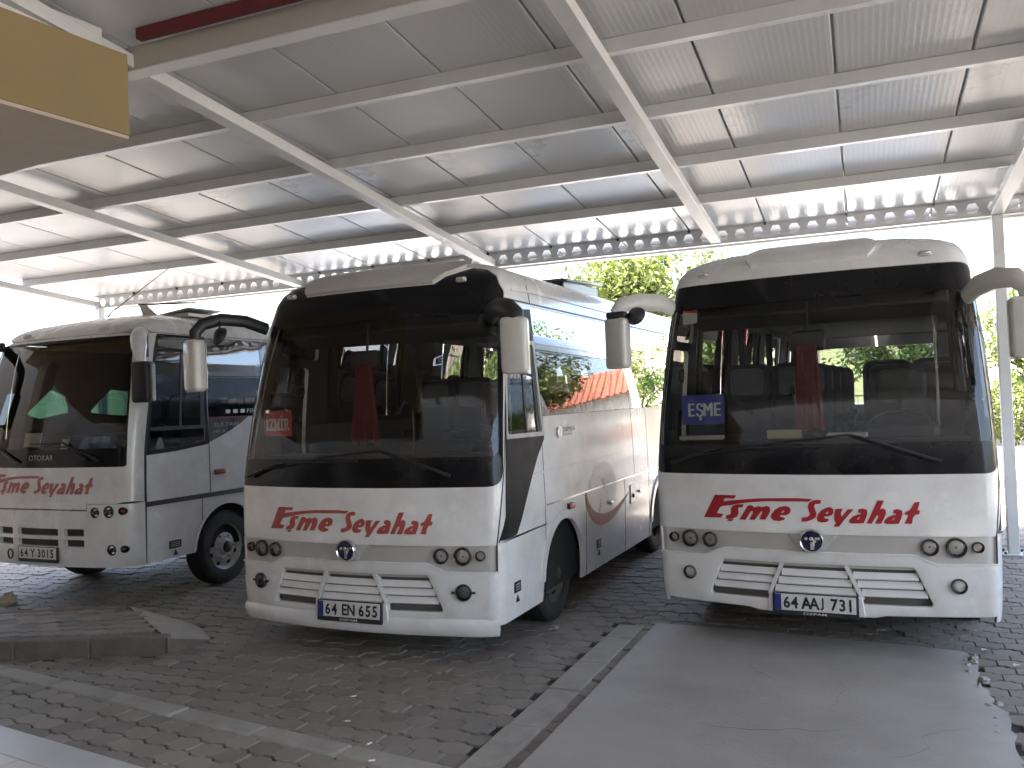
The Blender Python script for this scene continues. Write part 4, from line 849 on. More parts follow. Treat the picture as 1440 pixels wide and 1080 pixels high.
mat('towel', (.30, .42, .55), .9, vary=.1); glass('teal_glass', (.02, .055, .068), 1.6)

B1, B1s = left_bus((-7.367, 5.869), -.041)
B2, B2s = midibus((-3.4486, 5.2188), -.0323, 'white midibus in the middle with black roof mask around the windscreen and IZMIR board', True, '64 EN 655', 'IZMIR', 'script_faded', 'black_plastic', True)
B3, B3s = midibus((-.3552, 6.1142), -.0761, 'white midibus at the right with white roof front and blue EŞME board', False, '64 AAJ 731', 'EŞME', 'script_red', 'cream_paint', False)
bpy.context.view_layer.update()
for sg, bs, rt in ((-1, B3s, B3), (1, B2s, B2)):
    rl = [[[(sg*bs.ss(5.2, 1.36)+(a+.04)*1.6, 1.36+(z-.966)*1.5) for a, z in rg] for rg in rings] for rings in SCRIPT]
    if sg < 0: bs.decal('flank_lettering', 'script_orange', rt, rl)
B2s.text('maker_lettering', 'letter_black', B2, 'TEMSA', B2s.ss(1.60, 1.53), 1.542, .30, .035, .005)
B2s.text('model_lettering', 'letter_black', B2, 'PRESTIJ', B2s.ss(1.56, 1.49), 1.497, .20, .018, .005)
pp = B2s.pos(B2s.ss(1.36, 1.525), 1.525, .006)
part('flank_emblem', 'chrome', B2, lambda b: b.lathe([(.05, 0), (.048, .006), (.036, .007), (.0, .004)], pp, (1, 0, 0), 20), smooth=40)
dest_board(B2, -1.02, -.695, 1.585, 1.79, .36, .29, 'sign_red', 'İZMİR', 'red IZMIR destination board with white serif letters behind the windscreen', True)
dest_board(B3, -.945, -.617, 1.56, 1.782, .32, .29, 'sign_blue', 'EŞME', 'blue EŞME destination board with white letters behind the right bus windscreen', False)
def on_dash(bus, name, m, fn, label, cat):
    e = MB(); fn(e); o = e.build(name, m, None, bevel=.004); o.matrix_world = bus.matrix_basis.copy(); tag(o, label, cat); return o
on_dash(B3, 'tissue_box', 'yellow_box', lambda b: b.box((-.21, .38, 1.475), (.23, .12, .06)), 'yellow tissue box on the dashboard of the right bus left of the pennant', 'box')
on_dash(B3, 'paper_pack', 'paper', lambda b: b.box((.22, .36, 1.462), (.26, .14, .03)), 'white pack of papers on the dashboard of the right bus right of the pennant', 'papers')
on_dash(B3, 'dash_cloth', 'paper', lambda b: b.box((-.82, .40, 1.457), (.32, .12, .03)), 'pale folded cloth on the dashboard of the right bus below the blue board', 'cloth')
on_dash(B3, 'inspection_sticker', 'paper', lambda b: b.prism(rpoly([(-.925, 2.32), (-.815, 2.33), (-.81, 2.43), (-.92, 2.44)], .01, 2), .385, .387, lambda x, y, z: (x, z, y)), 'white inspection sticker at the upper left of the right bus windscreen', 'sticker')
o = part('sticker_stripe', 'sign_red', [q for q in COL.objects if q.name == 'inspection_sticker'][0], lambda b: b.prism([(-.918, 2.415), (-.815, 2.405), (-.812, 2.425), (-.916, 2.436)], .380, .3835, lambda x, y, z: (x, z, y)))

# ------------------------------------------------------------------ ground
mat('paver', (.215, .19, .163), .78, vary=.16, vscale=9, island=.13, bump=.25, bscale=90, dirt=((.085, .075, .065), 2.2, .5))
mat('paver_walk', (.22, .195, .168), .8, vary=.16, vscale=9, island=.2, bump=.25, bscale=90, dirt=((.09, .08, .07), 2.5, .5))
mat('sand_joint', (.03, .027, .024), .95, vary=.3, vscale=12)
mat('concrete', (.315, .297, .275), .62, vary=.10, vscale=1.8, bump=.14, bscale=45, dirt=((.20, .185, .17), 1.1, .6))
mat('kerb_concrete', (.30, .28, .25), .8, vary=.14, vscale=5, bump=.4, bscale=70, dirt=((.13, .115, .10), 3, .55))
mat('kerb_old_shaded', (.155, .13, .105), .85, vary=.2, vscale=5, bump=.5, bscale=60, dirt=((.07, .06, .05), 3, .6))  # old concrete, base colour darkened to put shade into upright faces
mat('mortar', (.30, .29, .27), .9, vary=.25, vscale=14, bump=.8, bscale=40)
mat('tile_edge', (.42, .42, .42), .4, vary=.06, dirt=((.2, .19, .17), 3, .3))
mat('floor_tile', (.46, .42, .37), .35, vary=.08, dirt=((.25, .22, .19), 3, .35))
mat('lot', (.23, .215, .198), .85, vary=.15, vscale=.8, bump=.3, bscale=30)
mat('asphalt', (.09, .088, .085), .85, vary=.2, vscale=2, bump=.4, bscale=60)
part('ground', 'lot', None, lambda b: b.add([(-300, -100, -.03), (300, -100, -.03), (300, 500, -.03), (-300, 500, -.03)], [(0, 1, 2, 3)]), fix=False)
g = COL.objects['ground']; tag(g, kind='structure')
tag(part('road', 'asphalt', None, lambda b: b.add([(-200, 19.5, -.022), (200, 19.5, -.022), (200, 25.5, -.022), (-200, 25.5, -.022)], [(0, 1, 2, 3)]), fix=False), kind='structure')
tag(part('added_dark_ground', 'asphalt', None, lambda b: b.add([(-60, -12, -.024), (-12.6, -12, -.024), (-12.6, 19.2, -.024), (-60, 19.2, -.024)], [(0, 1, 2, 3)]), fix=False), kind='structure')  # added dark ground, cuts sunlit bounce onto the canopy's left end
pv = part('paving', 'sand_joint', None, lambda b: b.add([(-12.55, 1.5, -.014), (9, 1.5, -.014), (9, 18, -.014), (-12.55, 18, -.014)], [(0, 1, 2, 3)]), fix=False); tag(pv, kind='structure')
PW, PD = .1755, .1415
def paver_mesh(gap=.0055, h=.05):
    dl = .0105; T = [0, .2, .34, .66, .8, 1]; gb = [dl, dl, -dl, -dl, dl, dl]
    lo = [(t*PW, q) for t, q in zip(T, gb)]; hi = [(t*PW, PD-q) for t, q in zip(T, gb)]
    P = lo+hi[::-1]; cx, cy = PW/2, PD/2
    sx = (PW-gap*.55)/PW; sy = (PD-gap*1.9)/PD
    P = [((x-cx)*sx, (y-cy)*sy) for x, y in P]; k = .962; n = len(P)
    top = [(x*k, y*k*.995, 0) for x, y in P]; mid = [(x, y, -.005) for x, y in P]; bot = [(x, y, -h) for x, y in P]
    V = top+mid+bot; F_ = [tuple(range(n))]+[(n+i, n+(i+1) % n, (i+1) % n, i) for i in range(n)]+[(2*n+i, 2*n+(i+1) % n, n+(i+1) % n, n+i) for i in range(n)]
    return V, F_
PV, PF = paver_mesh()
cosy, siny = math.cos(yaw), math.sin(yaw)
def project(p):
    q = Vector(p)-Vector((0, 0, CAM_H)); w_ = q.dot(d)
    if w_ < .3: return None
    return 720+CAM_F*q.dot(r2)/w_, 540-CAM_F*q.dot(u2)/w_
def lay(parent, m, origin, ang, i0, i1, j0, j1, z, keep, budget, jit=.0028, name='paver'):
    ca, sa = math.cos(ang), math.sin(ang); items = []
    rnd = random.Random(int(abs(origin[0])*100)+j1)
    for j in range(j0, j1):
        for i in range(i0, i1):
            lx = (i+.5+(j % 2)*.5)*PW; ly = (j+.5)*PD
            x = origin[0]+lx*ca-ly*sa; y = origin[1]+lx*sa+ly*ca
            if not keep(x, y): continue
            s = project((x, y, z))
            if s is None or not (-70 < s[0] < 1510 and s[1] < 1140): continue
            hid = (abs(x+3.45) < 1.0 and y > 6.6) or (abs(x+.30) < .95 and y > 7.4) or (abs(x+7.35) < .95 and y > 7.0)
            items.append((math.hypot(x, y)+(9 if hid or s[1] > 1085 or s[0] < -5 or s[0] > 1445 else 0), x, y, rnd.gauss(0, jit), rnd.gauss(0, .012), rnd.gauss(0, .007), rnd.gauss(0, .010)))
    items.sort()
    me = bpy.data.meshes.new(name); me.from_pydata(PV, [], PF); me.update(); me.materials.append(MT[m])
    for _, x, y, dz, rx, ry, rz in items[:budget]:
        o = bpy.data.objects.new(name, me); o.location = (x, y, z+dz); o.rotation_euler = (rx, ry, ang+rz); o.parent = parent; COL.objects.link(o)
    if len(items) > budget:
        V = []; F_ = []
        for _, x, y, dz, rx, ry, rz in items[budget:]:
            k = len(V); c2, s2 = math.cos(ang+rz), math.sin(ang+rz)
            V += [(x+px*c2-py*s2, y+px*s2+py*c2, z+dz+pz-ry*px+rx*py) for px, py, pz in PV]; F_ += [tuple(q+k for q in f) for f in PF]
        b = MB(); b.add(V, F_); o = b.build('far_pavers' if name == 'paver' else name, m, parent, fix=False); o['kind'] = 'stuff'
KA = R(-8.67)            # the platform and its kerb stand a little askew to the canopy
ka, kb = math.cos(KA), math.sin(KA)
K0 = Vector((-5.385, 4.135))       # far edge of the walkway kerb at height .10
def walk(x, y):          # coordinates along / in front of the walkway kerb
    dx, dy = x-K0.x, y-K0.y; return dx*ka+dy*kb, dx*kb-dy*ka
isl = [(-7.6, 3.91), (-6.077, 4.497), (-4.894, 4.954), (-6.065, 5.697), (-7.085, 5.251), (-8.6, 4.58)]
ramp = [(-4.894, 4.954), (-4.841, 5.35), (-5.265, 5.681), (-6.065, 5.697)]
slab = [(-1.61, 1.0), (.75, 1.0), (.72, 2.6), (.66, 4.0), (.61, 4.74), (.64, 5.2), (.57, 5.7), (.60, 6.1), (.546, 6.43), (-1.56, 6.585)]
def inn(x, y, poly): return bool(inside(np.array([[x, y]]), poly)[0])
def shrink(poly, k):
    cx = sum(p[0] for p in poly)/len(poly); cy = sum(p[1] for p in poly)/len(poly); return [(cx+(x-cx)*k, cy+(y-cy)*k) for x, y in poly]
slS = shrink(slab, .985); isS = shrink(isl+[(-4.84, 5.35), (-5.265, 5.68)] if False else isl, .99); rmS = shrink(ramp, .90)
def keep_lot(x, y):
    if walk(x, y)[1] > -.04 and x < -1.80: return False
    if -1.90 < x < -1.57 and y < 6.56 and x > -1.90 and x < -1.70: return False
    return not (inn(x, y, slS) or inn(x, y, isS) or inn(x, y, rmS)) and y < 16.5
lay(pv, 'paver', (-14, 3.2), R(-1.2), -4, 118, -2, 96, 0, keep_lot, 300)

# the concrete apron on the right, slightly above the pavers, with a ragged edge of mortar
rnd = random.Random(5)
def ragged(poly, lo=4, n=6, amp=.011):
    out = []
    for i in range(len(poly)):
        a, b_ = poly[i], poly[(i+1) % len(poly)]
        for k in range(n):
            t = k/n; jx = rnd.gauss(0, amp) if i in (1, 2, 3, 4, 5, 6, 7) else rnd.gauss(0, .003); out.append((a[0]+(b_[0]-a[0])*t+jx, a[1]+(b_[1]-a[1])*t+rnd.gauss(0, .004)))
    return out
sl2 = ragged(slab, n=7)
V, F_ = cdt(sl2, [], [(x*.12, y*.12) for x in range(-14, 8) for y in range(8, 56)], .02)
def slz(x, y): return .022+.05*max(0, min(1, (5.8-y)/3.5))+.004*math.sin(x*2.3+1)*math.sin(y*1.7)-(.016 if x > .5+rnd.random()*.06 else 0)
bz = MB(); nv = len(V); bz.add([(x, y, slz(x, y)) for x, y in V], F_)
edge = {}
for f in F_:
    for i in range(3):
        e = (f[i], f[(i+1) % 3]); edge[e] = 1
for (a, b_) in list(edge):
    if (b_, a) not in edge:
        p, q = bz.v[a], bz.v[b_]; bz.add([p, q, (q[0], q[1], -.03), (p[0], p[1], -.03)], [(1, 0, 3, 2)])
ap = bz.build('concrete_apron', 'concrete', None, smooth=35, fix=False); tag(ap, kind='structure')
for k in range(34):
    t = rnd.random(); y = 3.6+2.85*t; x = .56+.10*(rnd.random()-.3)+.06*(y < 4.9); rr = .012+.03*rnd.random()**2
    b = MB(); b.lathe([(rr, -.02), (rr*.95, .004), (rr*.6, .010+rr*.2), (0, .012+rr*.25)], (0, 0, 0), (0, 0, 1), 7, cap=False)
    b.v = [(p[0]*(1+rnd.gauss(0, .25)), p[1]*(1+rnd.gauss(0, .25)), p[2]) for p in b.v]
    o = b.build('mortar_lump', 'mortar', ap, smooth=30); o.location = (x, y, .012)
mat('crack', (.07, .065, .06), .95)
for (x, y, a, n_) in ((-.9, 4.6, .15, 16), (-.25, 5.6, -1.1, 12), (.05, 4.4, .3, 14), (-.6, 5.3, .1, 12)):
    P_ = [(x, y)]
    for k in range(n_): a += rnd.gauss(0, .35); x += .05*math.cos(a); y += .05*math.sin(a); P_.append((x, y))
    b = MB()
    for k in range(n_):
        (xa, ya), (xb, yb) = P_[k], P_[k+1]; wa = .0016*math.sin(math.pi*(k+.3)/(n_+1))+.0006; wb2 = .0016*math.sin(math.pi*(k+1.3)/(n_+1))+.0006
        b.add([(xa, ya-wa, slz(xa, ya)+.0035), (xb, yb-wb2, slz(xb, yb)+.0035), (xb, yb+wb2, slz(xb, yb)+.0035), (xa, ya+wa, slz(xa, ya)+.0035)], [(0, 1, 2, 3)])
    b.build('crack', 'crack', ap, fix=False)
# flush kerb between the pavers and the apron
kb_ = empty('flush_kerb', (-1.8, 5.2, 0)); tag(kb_, 'pale flush kerb of long concrete stones beside the concrete apron', 'kerb')
yy = 3.2; i = 0
while yy < 6.5:
    ln = .62 if i % 3 else .55; y1 = min(yy+ln, 6.53); t0 = (yy-3.85)/2.68; t1 = (y1-3.85)/2.68
    xl0, xl1 = -1.905+.065*t0, -1.905+.065*t1; wd = .205; dz = rnd.gauss(0, .003)
    pts = [(xl0+1.8, yy+.004-5.2), (xl0+wd+1.8, yy+.004-5.2), (xl1+wd+1.8, y1-.004-5.2), (xl1+1.8, y1-.004-5.2)]
    part('kerb_stone', 'kerb_concrete', kb_, lambda b: b.prism(pts, -.05, .016+dz), bevel=.008); yy = y1; i += 1
# worn mortar joint and broken setts between kerb and apron
for k in range(22):
    y = 3.4+k*.142; o = part('broken_sett', 'paver', pv, lambda b: b.prism([(-.04-.02*rnd.random(), -.062), (.05+.015*rnd.random(), -.06), (.05+.015*rnd.random(), .06), (-.045+.03*rnd.random(), .062)], -.05, -.004+rnd.gauss(0, .004)), bevel=.004)
    o.location = (-1.655+.0243*(y-3.85), y, 0)
# raised walkway with kerb in front of the tiled platform
wk = empty('walkway', (K0.x, K0.y, 0), KA); tag(wk, kind='structure')
part('walkway_base', 'sand_joint', wk, lambda b: b.box((.8, -.55, .03), (8.0, .92, .10)))
x = -3.2; i = 0
while x < 3.56:
    x1 = min(x+.60+.02*(i % 3), 3.60); part('kerb_stone', 'kerb_concrete', wk, lambda b: b.prism([(x+.0015, -.15), (x1-.0015, -.15), (x1-.0015, .0), (x+.0015, .0)], -.06, .10+rnd.gauss(0, .001)), bevel=.02); x = x1; i += 1
def keep_walk(x, y):
    a, b_ = walk(x, y); return .175 < b_ < .69 and a < 3.66
wo_ = Vector((K0.x, K0.y))+Vector((ka, kb))*-3.2+Vector((kb, -ka))*(.156+4*PD)
lay(wk, 'paver_walk', (wo_.x, wo_.y), KA, 0, 40, 0, 4, .094, lambda x, y: walk(x, y)[0] < 3.62, 160)
for o in wk.children:
    if o.name.startswith(('paver', 'far')):
        M_ = Matrix.Translation((K0.x, K0.y, 0)) @ Matrix.Rotation(KA, 4, 'Z'); o.matrix_basis = M_.inverted() @ o.matrix_basis
# tiled platform at the near left corner
pl = empty('tiled_platform', (K0.x, K0.y, 0), KA); tag(pl, kind='structure')
part('platform_edge', 'tile_edge', pl, lambda b: b.box((.5, -.80, .055), (10, .22, .13)), bevel=.008)
part('platform_base', 'sand_joint', pl, lambda b: b.box((.5, -5.4, .05), (14, 8.98, .10)))
for i in range(-9, 13):
    for j in range(1):
        part('floor_tile', 'floor_tile', pl, lambda b: b.box((i*.405+.2, -.915-.2-j*.405, .105), (.40, .40, .03)), bevel=.003)
# island with sloping end at the left
il = empty('kerbed_island', (-6.3, 4.9, 0)); tag(il, 'raised paved island with dark worn kerb and sloping concrete end', 'island')
cx, cy = -6.3, 4.9
core = [(x-cx, y-cy) for x, y in isl]
part('island_base', 'kerb_old_shaded', il, lambda b: b.prism(core, -.04, .10), bevel=.006)
def edge_stones(a, b_, n, wd, m, h=.125, inward=1):
    a = Vector(a); b_ = Vector(b_); t = (b_-a).normalized(); nn = Vector((-t.y, t.x))*inward
    for k in range(n):
        p = a+(b_-a)*(k/n)+t*.0012; q = a+(b_-a)*((k+1)/n)-t*.0012; j = rnd.gauss(0, .006)
        part('kerb_stone', m, il, lambda b: b.prism([(p.x-cx, p.y-cy), (q.x-cx, q.y-cy), (q.x+nn.x*wd-cx, q.y+nn.y*wd-cy), (p.x+nn.x*wd-cx, p.y+nn.y*wd-cy)], -.045, h+j), bevel=.012)
edge_stones((-7.6, 3.905), (-4.90, 4.945), 5, .11, 'kerb_old_shaded'); edge_stones((-6.062, 5.702), (-8.6, 4.575), 4, .08, 'kerb_old_shaded')
rp = [(-4.886, 4.950, 0), (-4.835, 5.35, 0), (-5.26, 5.685, 0), (-6.06, 5.705, 0), (-6.06, 5.705, .118), (-4.886, 4.950, .118), (-4.97, 5.28, .035), (-5.40, 5.60, .035)]
part('ramp', 'kerb_concrete', il, lambda b: b.add([(x-cx, y-cy, z) for x, y, z in rp], [(1, 6, 5), (1, 2, 7, 6), (2, 3, 4, 7), (5, 6, 7, 4), (3, 0, 5, 4), (0, 3, 2, 1)]))
part('ramp_side', 'kerb_old_shaded', il, lambda b: b.prism([(-4.885-cx, 4.945-cy), (-4.828-cx, 5.352-cy), (-4.85-cx, 5.355-cy), (-4.90-cx, 4.955-cy)], -.03, .002, None).add([(-4.880-cx, 4.942-cy, -.02), (-4.826-cx, 5.352-cy, -.02), (-4.826-cx, 5.352-cy, .004), (-4.880-cx, 4.942-cy, .121)], [(0, 1, 2, 3)]), fix=False)  # darker than the ramp top: this face's shade is put into the colour
isp = shrink(isl, .955)
lay(il, 'paver_walk', (-8.6, 4.40), R(22.5), -4, 26, -8, 9, .122, lambda x, y: inn(x, y, isp) and (Vector((x, y))-Vector((-7.6, 3.905))).dot(Vector((-.37, .93))) > .15, 140)
for o in il.children:
    if o.name.startswith(('paver', 'far')): o.location = o.location-Vector((cx, cy, 0))

# litter
def butt(x, y, z, a, label):
    o = part('cigarette_butt', 'letter_white', None, lambda b: b.tube([(-.016, 0, .005), (.016, 0, .005)], .0045, 7)); o.location = (x, y, z); o.rotation_euler.z = a; tag(o, label, 'cigarette butt', 'cigarette butts on the ground')
    part('filter', 'filter', o, lambda b: b.tube([(-.028, 0, .005), (-.015, 0, .005)], .0047, 7))
mat('filter', (.45, .25, .10), .8); mat('foil', (.5, .5, .5), .3, metal=.8, vary=.2); mat('dry_leaf', (.16, .10, .05), .8); mat('rock', (.34, .28, .2), .9, vary=.2, bump=.6, bscale=30)
mat('canopy_white', (.62, .62, .60), .38, coat=.2, vary=.05, vscale=3, dirt=((.35, .32, .28), 1.5, .25))
butt(-2.99, 4.534, 0, .6, 'cigarette butt on the pavers, farthest from the walkway kerb')
butt(-2.796, 4.165, 0, .5, 'cigarette butt on the pavers left of the others, middle of the three')
butt(-2.50, 3.92, 0, 1.2, 'cigarette butt on the pavers close to the walkway kerb')
butt(-2.234, 3.519, .104, .55, 'cigarette butt lying on top of the walkway kerb')
o = part('foil_ball', 'foil', None, lambda b: b.lathe([(.004, 0), (.022, .006), (.026, .02), (.016, .034), (0, .038)], n=9), smooth=25); o.location = (-2.28, 6.285, 0); tag(o, 'small crumpled shiny wrapper on the pavers beside the middle bus front wheel', 'litter')
part('twist', 'foil', o, lambda b: b.tube([(-.01, 0, .01), (-.05, -.02, .006)], .006, 6))
o = part('dry_leaf', 'dry_leaf', None, lambda b: b.add([(-.04, 0, .004), (0, -.02, .010), (.045, .004, .006), (.0, .022, .012), (-.04, 0, .001), (0, -.02, .007), (.045, .004, .003), (.0, .022, .009)], [(0, 1, 2, 3), (7, 6, 5, 4), (0, 4, 5, 1), (1, 5, 6, 2), (2, 6, 7, 3), (3, 7, 4, 0)])); o.location = (-3.066, 5.341, 0); tag(o, 'dry brown leaf on the pavers below the middle bus bumper', 'leaf')
b = MB(); b.lathe([(.05, -.01), (.075, .03), (.06, .075), (.03, .10), (0, .105)], n=9); rr_ = random.Random(9); b.v = [(p[0]*(1.5+rr_.gauss(0, .12)), p[1]*(1+rr_.gauss(0, .15)), p[2]*(1+rr_.gauss(0, .08))) for p in b.v]
o = b.build('rock', 'rock', None, smooth=25); o.location = (-7.79, 5.87, 0); tag(o, 'pale rock lying beside the far edge of the paved island', 'rock')
for q, (x, y) in enumerate(((.684, 6.496), (.825, 6.187))):
    o = part('paper_scrap', 'paper', None, lambda b: b.add([(-.02, -.015, .004), (.02, -.01, .012), (.022, .015, .005), (-.018, .016, .011), (-.02, -.015, .001), (.02, -.01, .009), (.022, .015, .002), (-.018, .016, .008)], [(0, 1, 2, 3), (7, 6, 5, 4), (0, 4, 5, 1), (1, 5, 6, 2), (2, 6, 7, 3), (3, 7, 4, 0)])); o.location = (x, y, .002)
    tag(o, ('scrap of white paper by the far right corner of the apron', 'scrap of white paper right of the apron, nearer the camera')[q], 'litter', 'paper scraps')

# ------------------------------------------------------------------ station canopy
mat('panel_under', (.56, .565, .565), .33, coat=.2, vary=.012, vscale=.7, dirt=((.50, .47, .43), .6, .15))
mat('canopy_steel', (.58, .58, .57), .40, coat=.2, vary=.05, vscale=2, dirt=((.30, .26, .22), 2.5, .25))
mat('beam_cream', (.42, .385, .33), .5, vary=.06, vscale=3)
mat('red_oxide', (.13, .018, .02), .55, vary=.15)
mat('yellow_wall', (.25, .19, .09), .85, vary=.07, vscale=2.2, bump=.2, bscale=50, dirt=((.24, .18, .10), 2.6, .55))
mat('soffit_paint', (.50, .42, .34), .85, vary=.07, vscale=2, dirt=((.28, .23, .18), 1.8, .3))
mat('terminal_wall', (.46, .41, .335), .85, vary=.06, vscale=2, bump=.15, bscale=50)
mat('roof_sheet', (.45, .45, .45), .4, metal=.3, vary=.05)
SL = -.089; YB = 10.16
def zr(y): return 3.715+SL*(y-YB)
cp = empty('station_canopy', (1.38, YB, 0)); tag(cp, 'white steel bus station canopy with ribbed panels, purlins, rafters and a perforated edge beam', 'canopy')
OX, OY = 1.38, YB
def cpart(name, m, fn, **kw):
    b = MB(); fn(b); b.v = [(x-OX, y-OY, z) for x, y, z in b.v]; return b.build(name, m, cp, **kw)
XL, XR, PWD = -11.25, 5.8, .8645
Y0, Y1 = -1.0, 10.62
def panel_mesh():
    n = 20; prof = [(0.004, .028), (.010, .003)]
    for k in range(n):
        x0 = .014+(PWD-.028)*k/n; w_ = (PWD-.028)/n
        prof += [(x0+w_*.12, .0), (x0+w_*.42, .0), (x0+w_*.52, .0005), (x0+w_*.92, .0005)]
    prof += [(PWD-.010, .003), (PWD-.004, .028)]
    b = MB(); m = len(prof)
    L_ = Y1-Y0
    vs = [(x, y*L_, z+SL*y*L_) for y in (0, 1) for x, z in prof]; b.add(vs, [(k, m+k, m+k+1, k+1) for k in range(m-1)])
    return b.mesh('roof_panel', 0)
pm = panel_mesh(); pm.materials.append(MT['panel_under'])
n0 = int((XR-XL)/PWD); off = (-.075-XL) % PWD
for k in range(-1, n0+1):
    x = XL+off+k*PWD
    if x < XL-.3 or x+PWD > XR+.5: continue
    o = bpy.data.objects.new('roof_panel', pm); o.parent = cp; o.location = (x-OX, Y0-OY, zr(Y0)+random.gauss(0, .0012)); COL.objects.link(o)
cpart('roof_sheet', 'roof_sheet', lambda b: b.add([(XL-.3, Y0, zr(Y0)+.03), (XR, Y0, zr(Y0)+.03), (XR, Y1+.05, zr(Y1)+.03), (XL-.3, Y1+.05, zr(Y1)+.03), (XL-.3, Y0, zr(Y0)+.09), (XR, Y0, zr(Y0)+.09), (XR, Y1+.05, zr(Y1)+.09), (XL-.3, Y1+.05, zr(Y1)+.09)], [(3, 2, 1, 0), (4, 5, 6, 7), (0, 1, 5, 4), (1, 2, 6, 5), (2, 3, 7, 6), (3, 0, 4, 7)]))
cpart('gutter', 'canopy_steel', lambda b: [b.box(((XL+XR)/2-.1, Y1+.09, zr(Y1)-.03), (XR-XL+.4, .03, .16)), b.box(((XL+XR)/2-.1, Y1+.03, zr(Y1)-.10), (XR-XL+.4, .12, .02))])
RX = [-10.25, -7.36, -4.36, -1.50, 1.38, 4.3]
for y in (5.43, 6.54, 7.70, 8.85, 3.2, 2.1, 1.0, -.1):
    zz = zr(y); cpart('purlin', 'canopy_steel', lambda b: [b.box(((XL+XR)/2, y, zz-.046), (XR-XL, .055, .09)), b.box(((XL+XR)/2, y+.004, zz-.093), (XR-XL, .066, .006))])
for i, x in enumerate([XL+.05]+RX[1:]):
    if i == 0: x = XL+.02
    cpart('rafter', 'canopy_steel', lambda b: b.add([(x+q*.06, y, zr(y)-h) for y in (Y0, YB-.03) for q, h in ((-1, .185), (1, .185), (1, .095), (-1, .095))], [(0, 1, 2, 3), (7, 6, 5, 4), (0, 4, 5, 1), (1, 5, 6, 2), (2, 6, 7, 3), (3, 7, 4, 0)]), bevel=.006)
# castellated edge beam
hw, hh, sp = .062, .058, .1985
web = [(XL-.05, 3.535), (XR, 3.535), (XR, 3.705), (XL-.05, 3.705)]; holes = []
x = XL+.10
while x < XR-.2:
    holes.append([(x-hw, 3.62), (x-hw*.52, 3.62-hh), (x+hw*.52, 3.62-hh), (x+hw, 3.62), (x+hw*.52, 3.62+hh), (x-hw*.52, 3.62+hh)]); x += sp
V = []; F_ = []
def webmesh(b):
    for k, hx in enumerate(holes):
        cx_ = sum(p[0] for p in hx)/6; x0 = cx_-sp/2; x1 = cx_+sp/2
        ring = [(x0, 3.62), (x0, 3.535), (cx_-hw*.52, 3.535), (cx_+hw*.52, 3.535), (x1, 3.535), (x1, 3.62), (x1, 3.705), (cx_+hw*.52, 3.705), (cx_-hw*.52, 3.705), (x0, 3.705)]
        for yy_, fl in ((YB-.006, 1), (YB+.006, -1)):
            k0 = len(b.v); b.v += [(px, yy_, pz) for px, pz in ring+hx]
            q = [(0, 1, 2, 11, 10), (2, 3, 12, 11), (3, 4, 5, 13, 12), (5, 6, 7, 14, 13), (7, 8, 15, 14), (8, 9, 0, 10, 15)]
            b.f += [tuple(k0+i for i in (f if fl > 0 else f[::-1])) for f in q]
        k0 = len(b.v); b.v += [(px, YB-.006, pz) for px, pz in hx]+[(px, YB+.006, pz) for px, pz in hx]
        b.f += [(k0+i, k0+(i+1) % 6, k0+6+(i+1) % 6, k0+6+i) for i in range(6)]
eb = cpart('edge_beam', 'canopy_steel', webmesh, fix=False)
cpart('beam_flange', 'canopy_steel', lambda b: b.box(((XL+XR)/2, YB, 3.530), (XR-XL+.1, .075, .010)))
cpart('beam_flange', 'canopy_steel', lambda b: b.box(((XL+XR)/2, YB, 3.710), (XR-XL+.1, .075, .010)))
for i in range(19):
    x = XL+off+(i)*PWD; cpart('panel_clip', 'hub_dark', lambda b: b.box((x, YB-.05, zr(YB)-.012), (.02, .03, .03)))
for x in (XL+.03, 1.38, 5.7):
    o = cpart('post', 'canopy_steel', lambda b: b.box((x, YB, 1.77), (.105, .105, 3.52)), bevel=.008)
    cpart('base_plate', 'canopy_steel', lambda b: b.box((x, YB, .010), (.22, .22, .016)), bevel=.003)
    cpart('anchor_bolt', 'hub_dark', lambda b: [b.lathe([(.012, .018), (.012, .04), (.008, .045)], (x+p*.085, YB+q*.085, 0), n=6) for p in (-1, 1) for q in (-1, 1)])
# deep beam near the building with the red oxide channel above it
cpart('deep_beam', 'beam_cream', lambda b: [b.box((.65, 4.25, zr(4.25)-.115), (10.2, .06, .155))], bevel=.006)
cpart('deep_beam_flange', 'canopy_steel', lambda b: [b.box((.65, 4.275, zr(4.25)-.198), (10.2, .12, .010))])
cpart('red_channel', 'red_oxide', lambda b: b.box((.75, 4.12, zr(4.12)-.045), (9.8, .05, .07)))
# ------------------------------------------------------------------ terminal building: projecting slab seen at the upper left, walls behind the camera
TA = R(-7.0); tb = empty('terminal_building', (-4.239, 4.11, 0), TA); tag(tb, 'ochre and beige terminal building with a projecting concrete slab at the upper left', 'building')
part('slab_fascia', 'yellow_wall', tb, lambda b: b.box((-3.5, -2.6, 3.835), (7.0, 5.2, .52)), bevel=.004)
part('slab_soffit', 'soffit_paint', tb, lambda b: b.box((-3.5, -2.6, 3.562), (6.992, 5.192, .022)))
part('soffit_slot', 'under_black', tb, lambda b: b.box((-1.05, -.58, 3.549), (.62, .045, .006)))
part('loose_wire', 'red_oxide', tb, lambda b: b.tube([(-.78, -.55, 3.547), (-.95, -.62, 3.52), (-1.25, -.60, 3.535), (-1.5, -.66, 3.545)], .004, 6))
part('trim_beam', 'canopy_steel', tb, lambda b: b.box((-.11, -2.25, 4.155), (.15, 4.2, .13)), bevel=.005)
part('wall', 'terminal_wall', tb, lambda b: [b.box((2, -6.9, 2.6), (28, .3, 5.2)), b.box((-9.5, -2.6, 2.6), (.3, 8.3, 5.2))])  # back wall, plus an unseen left return added to cut side light
part('upper_wall', 'terminal_wall', tb, lambda b: b.box((2, -7.8, 5.4), (28, 1.5, 2.4)))
